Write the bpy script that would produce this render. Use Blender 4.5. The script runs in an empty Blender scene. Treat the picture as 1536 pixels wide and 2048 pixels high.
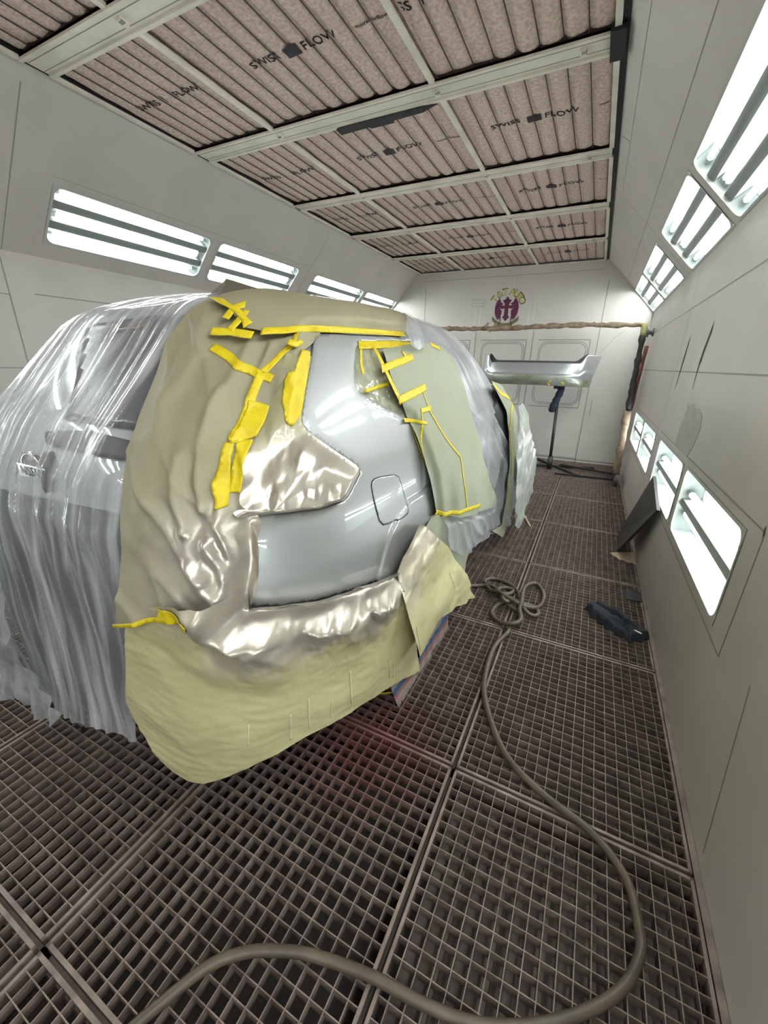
import bpy, bmesh, math, random
import numpy as np
from mathutils import Vector, Matrix
from mathutils.geometry import delaunay_2d_cdt
random.seed(7)
SC=bpy.context.scene; COL=SC.collection
PI=math.pi
DATA={"panel":[[0.906,1.597],[0.909,1.557],[0.91,1.519],[0.91,1.485],[0.91,1.452],[0.91,1.42],[0.91,1.387],[0.91,1.356],[0.919,1.324],[0.939,1.303],[0.991,1.276],[1.046,1.246],[1.11,1.215],[1.179,1.181],[1.201,1.165],[1.201,1.149],[1.171,1.122],[1.144,1.096],[1.12,1.083],[1.066,1.082],[1.017,1.081],[0.968,1.087],[0.922,1.092],[0.881,1.096],[0.84,1.1],[0.803,1.102],[0.796,1.097],[0.802,1.068],[0.806,1.034],[0.807,0.998],[0.801,0.963],[0.794,0.927],[0.786,0.89],[0.776,0.851],[0.784,0.843],[0.827,0.833],[0.873,0.819],[0.916,0.81],[0.962,0.8],[1.012,0.786],[1.076,0.775],[1.147,0.759],[1.23,0.743],[1.327,0.721],[1.473,0.691],[1.509,0.739],[1.57,0.785],[1.68,0.823],[1.866,0.816],[1.838,0.906],[1.81,0.971],[1.785,1.032],[1.746,1.094],[1.712,1.151],[1.683,1.2],[1.66,1.245],[1.629,1.275],[1.529,1.306],[1.435,1.335],[1.293,1.374],[1.189,1.409],[1.165,1.438],[1.159,1.49],[1.168,1.559],[1.205,1.584],[1.324,1.592],[1.471,1.602],[1.671,1.609],[1.918,1.619],[1.997,1.66],[1.768,1.65],[1.579,1.64],[1.423,1.633],[1.254,1.626],[1.12,1.621],[1.036,1.612],[0.966,1.604]],"fuel":[[1.284,1.122],[1.323,1.121],[1.425,1.109],[1.46,1.095],[1.493,1.04],[1.533,0.954],[1.529,0.937],[1.494,0.933],[1.379,0.936],[1.341,0.943],[1.314,0.966],[1.282,1.042],[1.265,1.1],[1.268,1.115]],"archline":[[1.846,0.996],[1.683,1.0],[1.533,0.979],[1.448,0.949],[1.384,0.9],[1.362,0.861],[1.341,0.822],[1.32,0.776],[1.299,0.729]],"sprayline":[[0.738,1.214],[0.756,1.183],[0.771,1.152],[0.8,1.103],[0.805,1.071],[0.808,1.038],[0.809,1.003],[0.803,0.966],[0.797,0.929],[0.79,0.891],[0.782,0.851],[0.812,0.844],[0.844,0.835],[0.877,0.825],[0.914,0.821],[0.954,0.814],[0.996,0.806],[1.042,0.795],[1.092,0.782],[1.148,0.767],[1.213,0.756],[1.286,0.742],[1.37,0.724],[1.467,0.701]],"sprayline2":[[1.467,0.701],[1.51,0.756],[1.558,0.789],[1.608,0.823],[1.686,0.826]],"M1":[[0.472,1.711],[0.457,1.692],[0.446,1.664],[0.427,1.619],[0.413,1.576],[0.414,1.529],[0.418,1.475],[0.422,1.447],[0.427,1.419],[0.433,1.387],[0.439,1.356],[0.446,1.326],[0.451,1.297],[0.455,1.27],[0.457,1.244],[0.465,1.205],[0.473,1.179],[0.476,1.152],[0.476,1.125],[0.476,1.097],[0.479,1.066],[0.477,1.033],[0.47,0.997],[0.463,0.96],[0.459,0.925],[0.454,0.889],[0.445,0.849],[0.436,0.808],[0.494,0.832],[0.545,0.85],[0.59,0.865],[0.628,0.871],[0.663,0.875],[0.697,0.877],[0.725,0.873],[0.752,0.867],[0.78,0.86],[0.809,0.852],[0.819,0.89],[0.828,0.926],[0.836,0.96],[0.837,0.992],[0.839,1.023],[0.839,1.054],[0.838,1.082],[0.821,1.109],[0.804,1.136],[0.788,1.162],[0.788,1.191],[0.787,1.219],[0.785,1.248],[0.783,1.277],[0.791,1.306],[0.797,1.335],[0.805,1.366],[0.812,1.398],[0.824,1.423],[0.837,1.449],[0.85,1.476],[0.863,1.504],[0.878,1.533],[0.904,1.561],[0.931,1.592],[0.943,1.619],[0.842,1.637],[0.781,1.65],[0.724,1.663],[0.666,1.676],[0.614,1.686],[0.554,1.697]],"M1b":[[0.442,0.832],[0.487,0.853],[0.526,0.871],[0.562,0.887],[0.595,0.9],[0.632,0.911],[0.667,0.919],[0.701,0.926],[0.729,0.923],[0.758,0.918],[0.787,0.912],[0.8,0.877],[0.829,0.871],[0.86,0.863],[0.892,0.854],[0.933,0.846],[0.977,0.837],[1.025,0.824],[1.084,0.814],[1.151,0.801],[1.227,0.787],[1.316,0.768],[1.447,0.743],[1.476,0.667],[1.538,0.55],[1.569,0.474],[1.601,0.394],[1.628,0.314],[1.656,0.229],[1.684,0.138],[1.713,0.041],[1.525,0.147],[1.372,0.2],[1.287,0.228],[1.212,0.249],[1.145,0.264],[1.086,0.282],[1.032,0.294],[0.982,0.302],[0.936,0.306],[0.893,0.307],[0.852,0.304],[0.819,0.301],[0.786,0.295],[0.754,0.286],[0.707,0.271],[0.657,0.248],[0.606,0.232],[0.555,0.235],[0.511,0.254],[0.483,0.282],[0.453,0.308],[0.426,0.352],[0.398,0.393],[0.381,0.439],[0.363,0.484],[0.375,0.537],[0.387,0.588],[0.397,0.637],[0.41,0.689],[0.421,0.738],[0.432,0.786]],"M2":[[0.544,1.745],[0.499,1.75],[0.518,1.754],[0.534,1.759],[0.55,1.765],[0.638,1.755],[0.723,1.748],[0.795,1.746],[0.871,1.747],[0.973,1.749],[1.101,1.754],[1.24,1.759],[1.425,1.768],[1.723,1.786],[1.951,1.785],[2.068,1.746],[1.997,1.703],[1.84,1.643],[1.661,1.634],[1.511,1.627],[1.385,1.621],[1.244,1.616],[1.13,1.611],[1.045,1.61],[0.972,1.609],[0.908,1.608],[0.854,1.601],[0.805,1.595],[0.761,1.589],[0.718,1.593],[0.675,1.598],[0.639,1.623],[0.597,1.65],[0.5,1.706]],"flap":[[0.445,1.67],[0.376,1.725],[0.544,1.745],[0.381,1.749],[0.591,1.669],[0.513,1.685]],"M3":[[1.405,1.564],[1.577,1.58],[1.797,1.6],[2.061,1.613],[2.372,1.609],[2.524,1.539],[2.5,1.47],[2.493,1.401],[2.48,1.318],[2.468,1.236],[2.463,1.172],[2.496,1.101],[2.546,1.025],[2.642,0.911],[2.798,0.773],[2.941,0.638],[3.102,0.486],[2.745,0.577],[2.469,0.653],[2.054,0.768],[1.805,0.847],[1.765,0.936],[1.735,1.0],[1.709,1.06],[1.679,1.126],[1.653,1.188],[1.61,1.268],[1.564,1.318],[1.517,1.368],[1.483,1.416],[1.449,1.463],[1.428,1.513]],"F2":[[1.168,1.559],[1.205,1.583],[1.321,1.591],[1.464,1.601],[1.668,1.61],[1.923,1.621],[1.962,1.603],[1.68,1.525],[1.687,1.468],[1.697,1.412],[1.708,1.356],[1.727,1.305],[1.744,1.255],[1.758,1.2],[1.783,1.143],[1.827,1.071],[1.889,0.988],[1.908,0.905],[1.944,0.81],[1.865,0.817],[1.824,0.914],[1.797,0.977],[1.772,1.037],[1.736,1.098],[1.702,1.155],[1.674,1.203],[1.651,1.248],[1.621,1.278],[1.522,1.308],[1.431,1.336],[1.291,1.375],[1.189,1.41],[1.165,1.439],[1.16,1.49]],"M4a":[[1.791,0.849],[2.091,0.758],[2.519,0.654],[2.54,0.528],[2.528,0.444],[2.516,0.357],[2.507,0.278],[2.498,0.197],[2.2,0.328],[2.013,0.484],[1.859,0.612],[1.77,0.717],[1.693,0.81]],"M4b":[[1.59,0.899],[1.682,0.842],[1.79,0.763],[1.92,0.668],[2.039,0.545],[2.181,0.4],[2.31,0.246],[2.461,0.067],[2.05,0.247],[1.852,0.326],[1.774,0.322],[1.703,0.318],[1.6,0.307],[1.562,0.404],[1.527,0.494],[1.495,0.581],[1.465,0.662],[1.424,0.777],[1.452,0.827],[1.509,0.866]],"F1":[[0.879,1.518],[0.912,1.524],[0.913,1.488],[0.914,1.454],[0.913,1.42],[0.914,1.388],[0.914,1.357],[0.923,1.325],[0.942,1.305],[0.993,1.277],[1.048,1.248],[1.111,1.217],[1.179,1.183],[1.198,1.168],[1.198,1.153],[1.17,1.126],[1.144,1.099],[1.121,1.087],[1.068,1.086],[1.02,1.084],[0.971,1.09],[0.926,1.095],[0.884,1.099],[0.843,1.101],[0.804,1.102],[0.776,1.126],[0.748,1.154],[0.736,1.202],[0.749,1.236],[0.76,1.259],[0.771,1.282],[0.785,1.309],[0.798,1.336],[0.794,1.366],[0.788,1.395],[0.799,1.426],[0.811,1.457],[0.819,1.494],[0.827,1.532]],"M5":[[3.165,1.412],[3.437,1.385],[3.702,1.323],[3.777,1.232],[3.73,1.122],[3.5,1.043],[3.471,0.944],[3.496,0.827],[3.558,0.698],[3.626,0.56],[3.665,0.439],[3.706,0.312],[3.749,0.179],[3.532,0.082],[3.401,0.093],[2.902,0.358],[3.29,0.255],[3.33,0.354],[3.37,0.452],[3.334,0.566],[3.299,0.675],[3.266,0.779],[3.189,0.913],[3.179,1.029],[3.183,1.12],[3.239,1.206],[3.217,1.297]],"P3":[[3.163,1.236],[3.297,1.254],[3.329,1.131],[3.383,1.032],[3.55,0.906],[3.763,0.763],[4.113,0.57],[4.2,0.384],[3.917,0.285],[3.628,0.211],[3.433,0.154],[3.23,0.278],[3.141,0.423],[3.058,0.557],[3.009,0.672],[2.962,0.78],[2.919,0.882],[2.918,0.97],[2.93,1.066],[3.007,1.152]],"P2":[[2.272,1.79],[1.988,1.775],[2.677,1.785],[3.205,1.769],[3.313,1.731],[3.375,1.652],[3.443,1.579],[3.557,1.501],[3.602,1.38],[3.351,1.27],[3.081,1.183],[3.222,1.021],[3.383,0.878],[3.664,0.694],[3.762,0.564],[3.872,0.422],[3.997,0.266],[3.836,0.187],[3.692,0.11],[3.196,0.236],[2.816,0.33],[2.472,0.407],[2.284,0.433],[1.994,0.614],[1.967,0.693],[1.942,0.768],[1.918,0.839],[1.897,0.906],[1.887,0.967],[1.878,1.025],[1.877,1.079],[1.884,1.131],[1.87,1.184],[1.87,1.234],[1.872,1.284],[1.874,1.334],[1.876,1.386],[1.878,1.438],[1.862,1.505],[1.851,1.574],[1.815,1.639],[1.878,1.699]],"wad":[[1.907,1.764],[2.101,1.785],[2.071,1.719],[1.972,1.644],[1.936,1.599],[1.81,1.571],[1.715,1.59],[1.726,1.646],[1.764,1.697]],"blk":[[3.556,1.373],[3.806,1.294],[3.504,1.145],[3.478,1.054],[3.55,0.949],[3.69,0.826],[3.878,0.664],[4.111,0.475],[3.967,0.358],[3.687,0.565],[3.461,0.739],[3.263,0.899],[3.158,1.03],[3.126,1.133],[3.163,1.228],[3.312,1.299]],"gl1":[[2.109,1.609],[2.589,1.625],[2.528,1.546],[2.508,1.468],[2.485,1.392],[2.471,1.316],[2.449,1.251],[2.431,1.186],[2.199,1.206],[1.999,1.223],[1.934,1.286],[1.866,1.346],[1.896,1.395],[1.93,1.445],[1.975,1.496],[2.03,1.551]],"gl2":[[2.714,1.629],[3.248,1.589],[3.295,1.52],[3.372,1.448],[3.293,1.309],[3.128,1.213],[2.761,1.212],[2.462,1.211],[2.495,1.275],[2.531,1.341],[2.545,1.412],[2.571,1.483],[2.618,1.554]],"rglass":[[-0.31,1.619],[-0.212,1.624],[-0.123,1.629],[-0.038,1.634],[0.043,1.638],[0.123,1.643],[0.2,1.643],[0.273,1.643],[0.341,1.644],[0.401,1.645],[0.455,1.647],[0.504,1.65],[0.52,1.609],[0.529,1.57],[0.538,1.532],[0.53,1.503],[0.522,1.474],[0.514,1.446],[0.504,1.415],[0.494,1.384],[0.484,1.353],[0.462,1.332],[0.439,1.311],[0.393,1.312],[0.343,1.313],[0.289,1.313],[0.231,1.313],[0.166,1.314],[0.098,1.315],[0.026,1.316],[-0.001,1.348],[-0.03,1.38],[-0.062,1.414],[-0.104,1.451],[-0.149,1.49],[-0.198,1.531],[-0.251,1.574]],"rlight":[[-0.102,1.619],[-0.015,1.622],[0.069,1.625],[0.149,1.628],[0.197,1.602],[0.123,1.598],[0.045,1.594],[-0.035,1.59]],"garn":[[-0.031,1.277],[0.05,1.284],[0.127,1.29],[0.2,1.295],[0.261,1.292],[0.317,1.289],[0.369,1.286],[0.417,1.282],[0.462,1.278],[0.464,1.236],[0.416,1.238],[0.364,1.239],[0.306,1.24],[0.245,1.24],[0.172,1.241],[0.094,1.242],[0.012,1.243]],"cav":[[-0.388,1.074],[-0.227,1.076],[-0.125,1.08],[-0.03,1.083],[0.037,1.087],[0.102,1.09],[0.164,1.093],[0.222,1.096],[0.278,1.098],[0.33,1.099],[0.379,1.1],[0.424,1.099],[0.479,1.1],[0.528,1.098],[0.53,1.069],[0.53,1.039],[0.525,1.006],[0.521,0.972],[0.516,0.937],[0.51,0.901],[0.501,0.863],[0.488,0.823],[0.474,0.781],[0.458,0.737],[0.442,0.692],[0.425,0.645],[0.407,0.595],[0.387,0.543],[0.366,0.488],[0.343,0.431],[0.265,0.349],[0.175,0.255],[0.102,0.242],[0.024,0.228],[-0.058,0.213],[-0.144,0.197],[-0.236,0.18],[-0.339,0.157],[-0.497,0.1],[-0.541,0.12],[-0.535,0.169],[-0.53,0.215],[-0.521,0.262],[-0.518,0.304],[-0.51,0.348],[-0.513,0.396],[-0.519,0.443],[-0.52,0.492],[-0.524,0.539],[-0.528,0.586],[-0.53,0.633],[-0.532,0.68],[-0.536,0.726],[-0.539,0.771],[-0.541,0.817],[-0.543,0.862],[-0.463,0.93],[-0.423,0.983],[-0.392,1.033]],"handle":[[0.011,1.219],[0.043,1.226],[0.089,1.199],[0.1,1.15],[0.083,1.111],[0.058,1.123],[0.036,1.172]],"platehole":[[0.11,1.169],[0.191,1.172],[0.19,1.137],[0.187,1.102],[0.111,1.099],[0.111,1.134]],"skirt":[[-0.238,0.983],[-0.18,0.959],[-0.124,0.937],[-0.114,0.892],[-0.112,0.843],[-0.111,0.792],[-0.112,0.746],[-0.113,0.699],[-0.113,0.651],[-0.117,0.6],[-0.121,0.548],[-0.125,0.495],[-0.102,0.46],[-0.079,0.425],[-0.057,0.391],[0.002,0.363],[0.06,0.336],[0.001,0.259],[-0.073,0.249],[-0.15,0.238],[-0.255,0.212],[-0.378,0.176],[-0.555,0.104],[-0.545,0.156],[-0.541,0.203],[-0.535,0.248],[-0.528,0.293],[-0.531,0.34],[-0.534,0.388],[-0.536,0.436],[-0.541,0.482],[-0.545,0.528],[-0.548,0.574],[-0.55,0.62],[-0.438,0.712],[-0.377,0.778],[-0.329,0.837],[-0.288,0.891],[-0.261,0.938]],"towel":[[1.727,0.249],[1.817,0.247],[1.916,0.243],[2.121,0.151],[2.165,-0.002],[2.146,-0.082],[2.127,-0.163],[2.05,-0.218],[1.976,-0.271],[1.844,-0.21],[1.686,-0.113],[1.609,-0.097],[1.51,-0.043],[1.445,0.099],[1.395,0.232],[1.587,0.131],[1.721,0.106],[1.724,0.178]],"T9":[[0.748,1.399],[0.812,1.382],[0.811,1.341],[0.799,1.309],[0.756,1.297],[0.735,1.296],[0.739,1.322],[0.741,1.35]],"T12":[[0.885,1.543],[0.906,1.538],[0.909,1.503],[0.912,1.468],[0.914,1.435],[0.913,1.402],[0.913,1.371],[0.91,1.347],[0.898,1.324],[0.873,1.342],[0.848,1.394],[0.836,1.447],[0.846,1.472],[0.875,1.477],[0.88,1.509]],"T14":[[0.42,0.805],[0.48,0.828],[0.531,0.847],[0.577,0.861],[0.585,0.888],[0.641,0.896],[0.672,0.894],[0.702,0.89],[0.688,0.859],[0.653,0.857],[0.616,0.853],[0.577,0.847],[0.531,0.833],[0.479,0.815],[0.418,0.793]],"T3":[[0.483,1.692],[0.545,1.687],[0.629,1.655],[0.691,1.615],[0.682,1.605],[0.674,1.595],[0.648,1.626],[0.599,1.654],[0.54,1.673]]}
LIN={"T1":[[[0.73,1.59],[0.769,1.594],[0.81,1.598],[0.856,1.606],[0.906,1.615],[0.952,1.617],[1.004,1.62],[1.062,1.623],[1.128,1.626],[1.204,1.629],[1.291,1.632],[1.391,1.636],[1.503,1.639],[1.632,1.643],[1.781,1.647]],0.022],"T2":[[[0.574,1.583],[0.605,1.583],[0.635,1.584],[0.672,1.58],[0.708,1.577]],0.022],"T4":[[[0.602,1.622],[0.609,1.657],[0.636,1.672]],0.024],"T5":[[[0.632,1.589],[0.645,1.619],[0.653,1.652]],0.022],"T6":[[[0.582,1.541],[0.636,1.518],[0.666,1.503],[0.695,1.488],[0.735,1.472],[0.765,1.463],[0.796,1.454]],0.022],"T7":[[[0.85,1.597],[0.846,1.561],[0.806,1.526],[0.781,1.499],[0.758,1.473]],0.022],"T8":[[[0.755,1.472],[0.754,1.448],[0.753,1.425],[0.751,1.396],[0.749,1.368],[0.746,1.345],[0.744,1.324],[0.741,1.302]],0.026],"T10":[[[0.735,1.298],[0.732,1.262],[0.735,1.237],[0.739,1.211],[0.744,1.182],[0.747,1.151]],0.03],"T11":[[[0.773,1.301],[0.772,1.272],[0.772,1.243],[0.772,1.222],[0.773,1.202],[0.773,1.181]],0.036],"T13":[[[0.834,1.564],[0.864,1.556],[0.878,1.569]],0.018],"T15":[[[1.192,1.573],[1.287,1.577],[1.398,1.583],[1.527,1.589],[1.68,1.596],[1.86,1.604]],0.032],"T16":[[[1.212,1.564],[1.211,1.508],[1.229,1.467]],0.02],"T17":[[[1.323,1.568],[1.361,1.53],[1.399,1.492],[1.43,1.457],[1.46,1.422],[1.491,1.39],[1.522,1.357]],0.024],"T18":[[[1.37,1.486],[1.53,1.511],[1.754,1.542]],0.03],"T19":[[[1.237,1.409],[1.336,1.42],[1.438,1.43]],0.014],"T20":[[[1.497,1.369],[1.63,1.386],[1.837,1.41]],0.032],"T21":[[[1.786,1.386],[1.803,1.346],[1.82,1.306],[1.874,1.253],[1.927,1.198],[2.006,1.14],[2.097,1.075],[2.113,0.996],[2.126,0.933],[2.149,0.865],[2.182,0.79]],0.012],"T22":[[[1.711,1.316],[1.843,1.319]],0.02],"T23":[[[1.716,1.314],[1.705,1.267],[1.694,1.221],[1.687,1.184],[1.687,1.144],[1.69,1.104]],0.012],"T24":[[[1.547,1.289],[1.645,1.277],[1.754,1.264]],0.014],"T25":[[[1.776,0.865],[1.943,0.811],[2.131,0.783],[2.43,0.725]],0.022],"T26":[[[1.615,1.271],[1.633,1.232],[1.65,1.193],[1.678,1.146],[1.709,1.097],[1.74,1.042],[1.782,0.979],[1.805,0.914],[1.838,0.84]],0.01],"T27":[[[1.623,1.56],[1.665,1.533]],0.02],"T28":[[[2.117,1.613],[2.284,1.595]],0.02],"T29":[[[3.173,1.392],[3.288,1.325],[3.772,1.241]],0.035],"T31":[[[3.611,1.231],[3.377,1.179],[3.282,1.12],[3.208,1.062],[3.213,0.992],[3.232,0.918],[3.288,0.835],[3.477,0.644]],0.02],"R1":[[[0.902,0.443],[0.898,0.389],[0.893,0.334]],0.006],"R2":[[[0.965,0.462],[0.965,0.421],[0.964,0.379],[0.964,0.336]],0.005],"R3":[[[0.772,0.463],[0.769,0.425],[0.765,0.387]],0.004],"R4":[[[1.148,0.456],[1.151,0.408],[1.154,0.358],[1.157,0.308]],0.006],"R5":[[[1.435,0.476],[1.435,0.428],[1.435,0.378],[1.435,0.328],[1.434,0.276],[1.434,0.223]],0.005],"R6":[[[1.391,0.355],[1.398,0.302],[1.404,0.247]],0.004],"R7":[[[1.06,0.398],[1.053,0.324]],0.004],"R8":[[[1.563,0.484],[1.579,0.422],[1.595,0.358]],0.006],"R9":[[[1.952,0.518],[2.016,0.394]],0.005],"T32":[[[3.426,0.591],[3.464,0.489],[3.503,0.383],[3.545,0.273]],0.025]}
FOLDS=[[[[0.671,1.431],[0.67,1.383],[0.67,1.337],[0.676,1.302],[0.679,1.267],[0.681,1.233],[0.698,1.194],[0.71,1.152]],0.022,0.012],[[[0.631,1.273],[0.636,1.228],[0.64,1.183],[0.651,1.139],[0.661,1.094]],0.018,0.014],[[[0.519,1.62],[0.531,1.574],[0.542,1.531],[0.539,1.482],[0.537,1.435]],0.014,0.025],[[[0.692,1.549],[0.688,1.499],[0.685,1.451],[0.687,1.407],[0.689,1.365],[0.691,1.325]],0.016,0.02],[[[0.526,1.396],[0.535,1.355],[0.543,1.316],[0.546,1.277],[0.556,1.239],[0.565,1.202],[0.57,1.164]],0.012,0.03],[[[0.724,1.209],[0.738,1.17],[0.747,1.129],[0.756,1.088],[0.768,1.05],[0.777,1.007],[0.785,0.964]],0.02,0.015],[[[0.721,1.067],[0.75,0.997],[0.76,0.954],[0.77,0.909]],0.016,0.012],[[[0.678,1.017],[0.711,0.974]],0.014,0.012],[[[0.757,1.552],[0.745,1.493],[0.746,1.444],[0.747,1.398]],0.012,0.014],[[[0.496,1.53],[0.503,1.474],[0.51,1.421]],0.012,0.02],[[[0.505,1.298],[0.514,1.252],[0.522,1.207],[0.536,1.169],[0.542,1.129],[0.548,1.089]],0.01,0.03]]
PROF_A=[[-0.2,0.92],[0.9,0.92],[1.05,0.905],[1.18,0.87],[1.3,0.81],[1.45,0.735],[1.56,0.67],[1.63,0.62],[1.68,0.57],[1.74,0.505],[1.79,0.4],[1.82,0.25],[1.83,0.02]]
PROF_R=[[-0.2,0.58],[0.9,0.56],[1.05,0.57],[1.18,0.61],[1.3,0.69],[1.45,0.83],[1.56,0.93],[1.63,0.99],[1.68,1.05],[1.74,1.22],[1.79,1.55],[1.82,2.0],[1.83,2.55]]
PROF_F=[[-0.2,5.2],[0.7,5.25],[0.85,5.15],[0.95,4.9],[1.02,4.6],[1.1,4.2],[1.3,3.85],[1.5,3.5],[1.6,3.3],[1.68,3.2],[1.74,3.1],[1.79,2.95],[1.82,2.8],[1.83,2.62]]
CAM_R=[[0.8915096,0.4524574,0.0222023],[0.1745159,-0.2978068,-0.9385389],[-0.4180369,0.8405911,-0.3444587]]
CAM_F=799.2321
FLAP=[[-1.4129,1.2,1.701],[-1.2111,1.16,1.7709],[-1.095,1.06,1.6804],[-1.0971,1.08,1.6889],[-1.0946,1.3,1.7343]]
COIL=[[-0.21,2.211,0.014],[-0.177,2.28,0.014],[-0.173,2.342,0.014],[-0.204,2.392,0.016],[-0.266,2.416,0.03],[-0.312,2.466,0.045],[-0.37,2.557,0.04],[-0.421,2.62,0.02],[-0.461,2.644,0.014],[-0.483,2.678,0.014],[-0.463,2.731,0.014],[-0.408,2.753,0.014],[-0.342,2.741,0.014],[-0.281,2.699,0.014],[-0.235,2.629,0.014],[-0.208,2.533,0.02],[-0.179,2.421,0.045],[-0.139,2.381,0.03],[-0.1,2.39,0.014],[-0.076,2.426,0.014],[-0.096,2.479,0.014],[-0.146,2.495,0.02],[-0.195,2.471,0.03],[-0.249,2.502,0.03],[-0.303,2.507,0.03],[-0.344,2.52,0.035],[-0.368,2.601,0.02],[-0.334,2.655,0.014],[-0.287,2.657,0.014],[-0.271,2.628,0.014],[-0.294,2.578,0.014],[-0.331,2.546,0.02],[-0.309,2.432,0.06],[-0.283,2.403,0.06],[-0.248,2.441,0.045],[-0.285,2.421,0.045],[-0.327,2.404,0.02],[-0.347,2.333,0.014],[-0.338,2.275,0.014],[-0.297,2.229,0.014],[-0.247,2.195,0.03],[-0.203,2.191,0.045],[-0.172,2.218,0.05],[-0.164,2.264,0.06],[-0.188,2.359,0.05],[-0.187,2.422,0.07],[-0.199,2.555,0.05],[-0.201,2.684,0.04],[-0.175,2.796,0.02],[-0.135,2.825,0.014],[-0.094,2.764,0.014],[-0.068,2.675,0.014],[-0.068,2.578,0.014],[-0.087,2.498,0.02],[-0.129,2.441,0.035],[-0.189,2.406,0.06],[-0.274,2.433,0.07],[-0.351,2.497,0.06],[-0.408,2.54,0.03],[-0.457,2.605,0.02],[-0.516,2.592,0.012],[-0.593,2.538,0.012],[-0.667,2.479,0.012]]
P1R=[[0.547,1.622],[0.533,1.58],[0.518,1.541],[0.504,1.502],[0.502,1.456],[0.501,1.412],[0.499,1.369],[0.498,1.32],[0.491,1.272],[0.498,1.233],[0.505,1.195],[0.505,1.155],[0.506,1.114],[0.508,1.072],[0.504,1.028],[0.498,0.984],[0.492,0.939],[0.484,0.892],[0.472,0.841],[0.459,0.787],[0.447,0.731],[0.434,0.672],[0.42,0.61],[0.405,0.545],[0.389,0.477],[0.379,0.4],[0.368,0.32],[0.313,0.303],[0.19,0.266],[0.103,0.254],[0.011,0.241],[-0.124,0.204],[-0.243,0.185],[-0.551,0.076],[-0.54,0.155],[-0.529,0.229],[-0.516,0.311],[-2.6,0.03]]
EMB_T=-0.020

# ------------------------------------------------------------------ helpers
def link(name,me,mt=None,parent=None):
    o=bpy.data.objects.new(name,me); COL.objects.link(o)
    if mt is not None:
        for m in (mt if isinstance(mt,(list,tuple)) else [mt]): me.materials.append(m)
    if parent is not None:
        o.parent=parent; o.matrix_parent_inverse=Matrix.Translation(parent.location).inverted() if parent.get('_w') else Matrix()
    return o
def tag(o,label=None,cat=None,group=None,kind=None):
    if label: o['label']=label
    if cat: o['category']=cat
    if group: o['group']=group
    if kind: o['kind']=kind
    return o
def thing(name,label,cat,loc=(0,0,0),group=None,world=True):
    o=bpy.data.objects.new(name,None); COL.objects.link(o); o.location=loc; o.empty_display_size=.1
    tag(o,label,cat,group)
    if world: o['_w']=1
    return o
def copy_tree(o,parent=None):
    c=o.copy(); COL.objects.link(c)
    if parent is not None: c.parent=parent
    for ch in list(o.children): copy_tree(ch,c)
    return c
class MB:
    def __init__(s): s.v=[];s.f=[];s.mi=[];s.cur=0
    def add(s,vs,fs):
        b=len(s.v); s.v+= [tuple(map(float,p)) for p in vs]; s.f+=[tuple(i+b for i in f) for f in fs]; s.mi+=[s.cur]*len(fs)
    def box(s,x0,x1,y0,y1,z0,z1):
        s.add([(x0,y0,z0),(x1,y0,z0),(x1,y1,z0),(x0,y1,z0),(x0,y0,z1),(x1,y0,z1),(x1,y1,z1),(x0,y1,z1)],
              [(0,3,2,1),(4,5,6,7),(0,1,5,4),(1,2,6,5),(2,3,7,6),(3,0,4,7)])
    def bar(s,a,b,w,h,up=(0,0,1)):
        a=Vector(a);b=Vector(b);d=(b-a).normalized();u=Vector(up)
        if abs(d.dot(u))>.98: u=Vector((0,1,0))
        r=d.cross(u).normalized();u=r.cross(d).normalized()
        vs=[p+r*(w/2*i)+u*(h/2*j) for p in (a,b) for i,j in ((-1,-1),(1,-1),(1,1),(-1,1))]
        s.add(vs,[(0,3,2,1),(4,5,6,7),(0,1,5,4),(1,2,6,5),(2,3,7,6),(3,0,4,7)])
    def tube(s,pts,rad,n=10,caps=True):
        pts=[Vector(p) for p in pts]; m=len(pts); rs=rad if isinstance(rad,(list,tuple)) else [rad]*m
        vs=[];fs=[]; prev=None
        for i,p in enumerate(pts):
            d=(pts[min(i+1,m-1)]-pts[max(i-1,0)]).normalized()
            if prev is None:
                r=d.orthogonal().normalized()
            else:
                r=(prev-d*prev.dot(d)).normalized()
            prev=r; q=d.cross(r)
            for k in range(n):
                a=2*PI*k/n; vs.append(p+(r*math.cos(a)+q*math.sin(a))*rs[i])
        for i in range(m-1):
            for k in range(n):
                fs.append((i*n+k,i*n+(k+1)%n,(i+1)*n+(k+1)%n,(i+1)*n+k))
        if caps: fs+=[tuple(range(n-1,-1,-1)),tuple((m-1)*n+k for k in range(n))]
        s.add(vs,fs)
    def poly(s,pts,thick=None,nrm=(0,-1,0)):
        pts=[Vector(p) for p in pts]; n=len(pts)
        if not thick: s.add(pts,[tuple(range(n))]); return
        q=[p+Vector(nrm)*thick for p in pts]
        s.add(pts+q,[tuple(range(n-1,-1,-1)),tuple(range(n,2*n))]+[(i,(i+1)%n,n+(i+1)%n,n+i) for i in range(n)])
    def me(s,name,smooth=False,fix=True):
        me=bpy.data.meshes.new(name); me.from_pydata(s.v,[],s.f); 
        if any(s.mi): me.polygons.foreach_set('material_index',s.mi)
        if smooth: me.polygons.foreach_set('use_smooth',[True]*len(me.polygons))
        if fix:
            bm=bmesh.new();bm.from_mesh(me);bmesh.ops.recalc_face_normals(bm,faces=bm.faces);bm.to_mesh(me);bm.free()
        me.update(); return me
    def build(s,name,mt,parent=None,smooth=False,fix=True): return link(name,s.me(name,smooth,fix),mt,parent)
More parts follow.
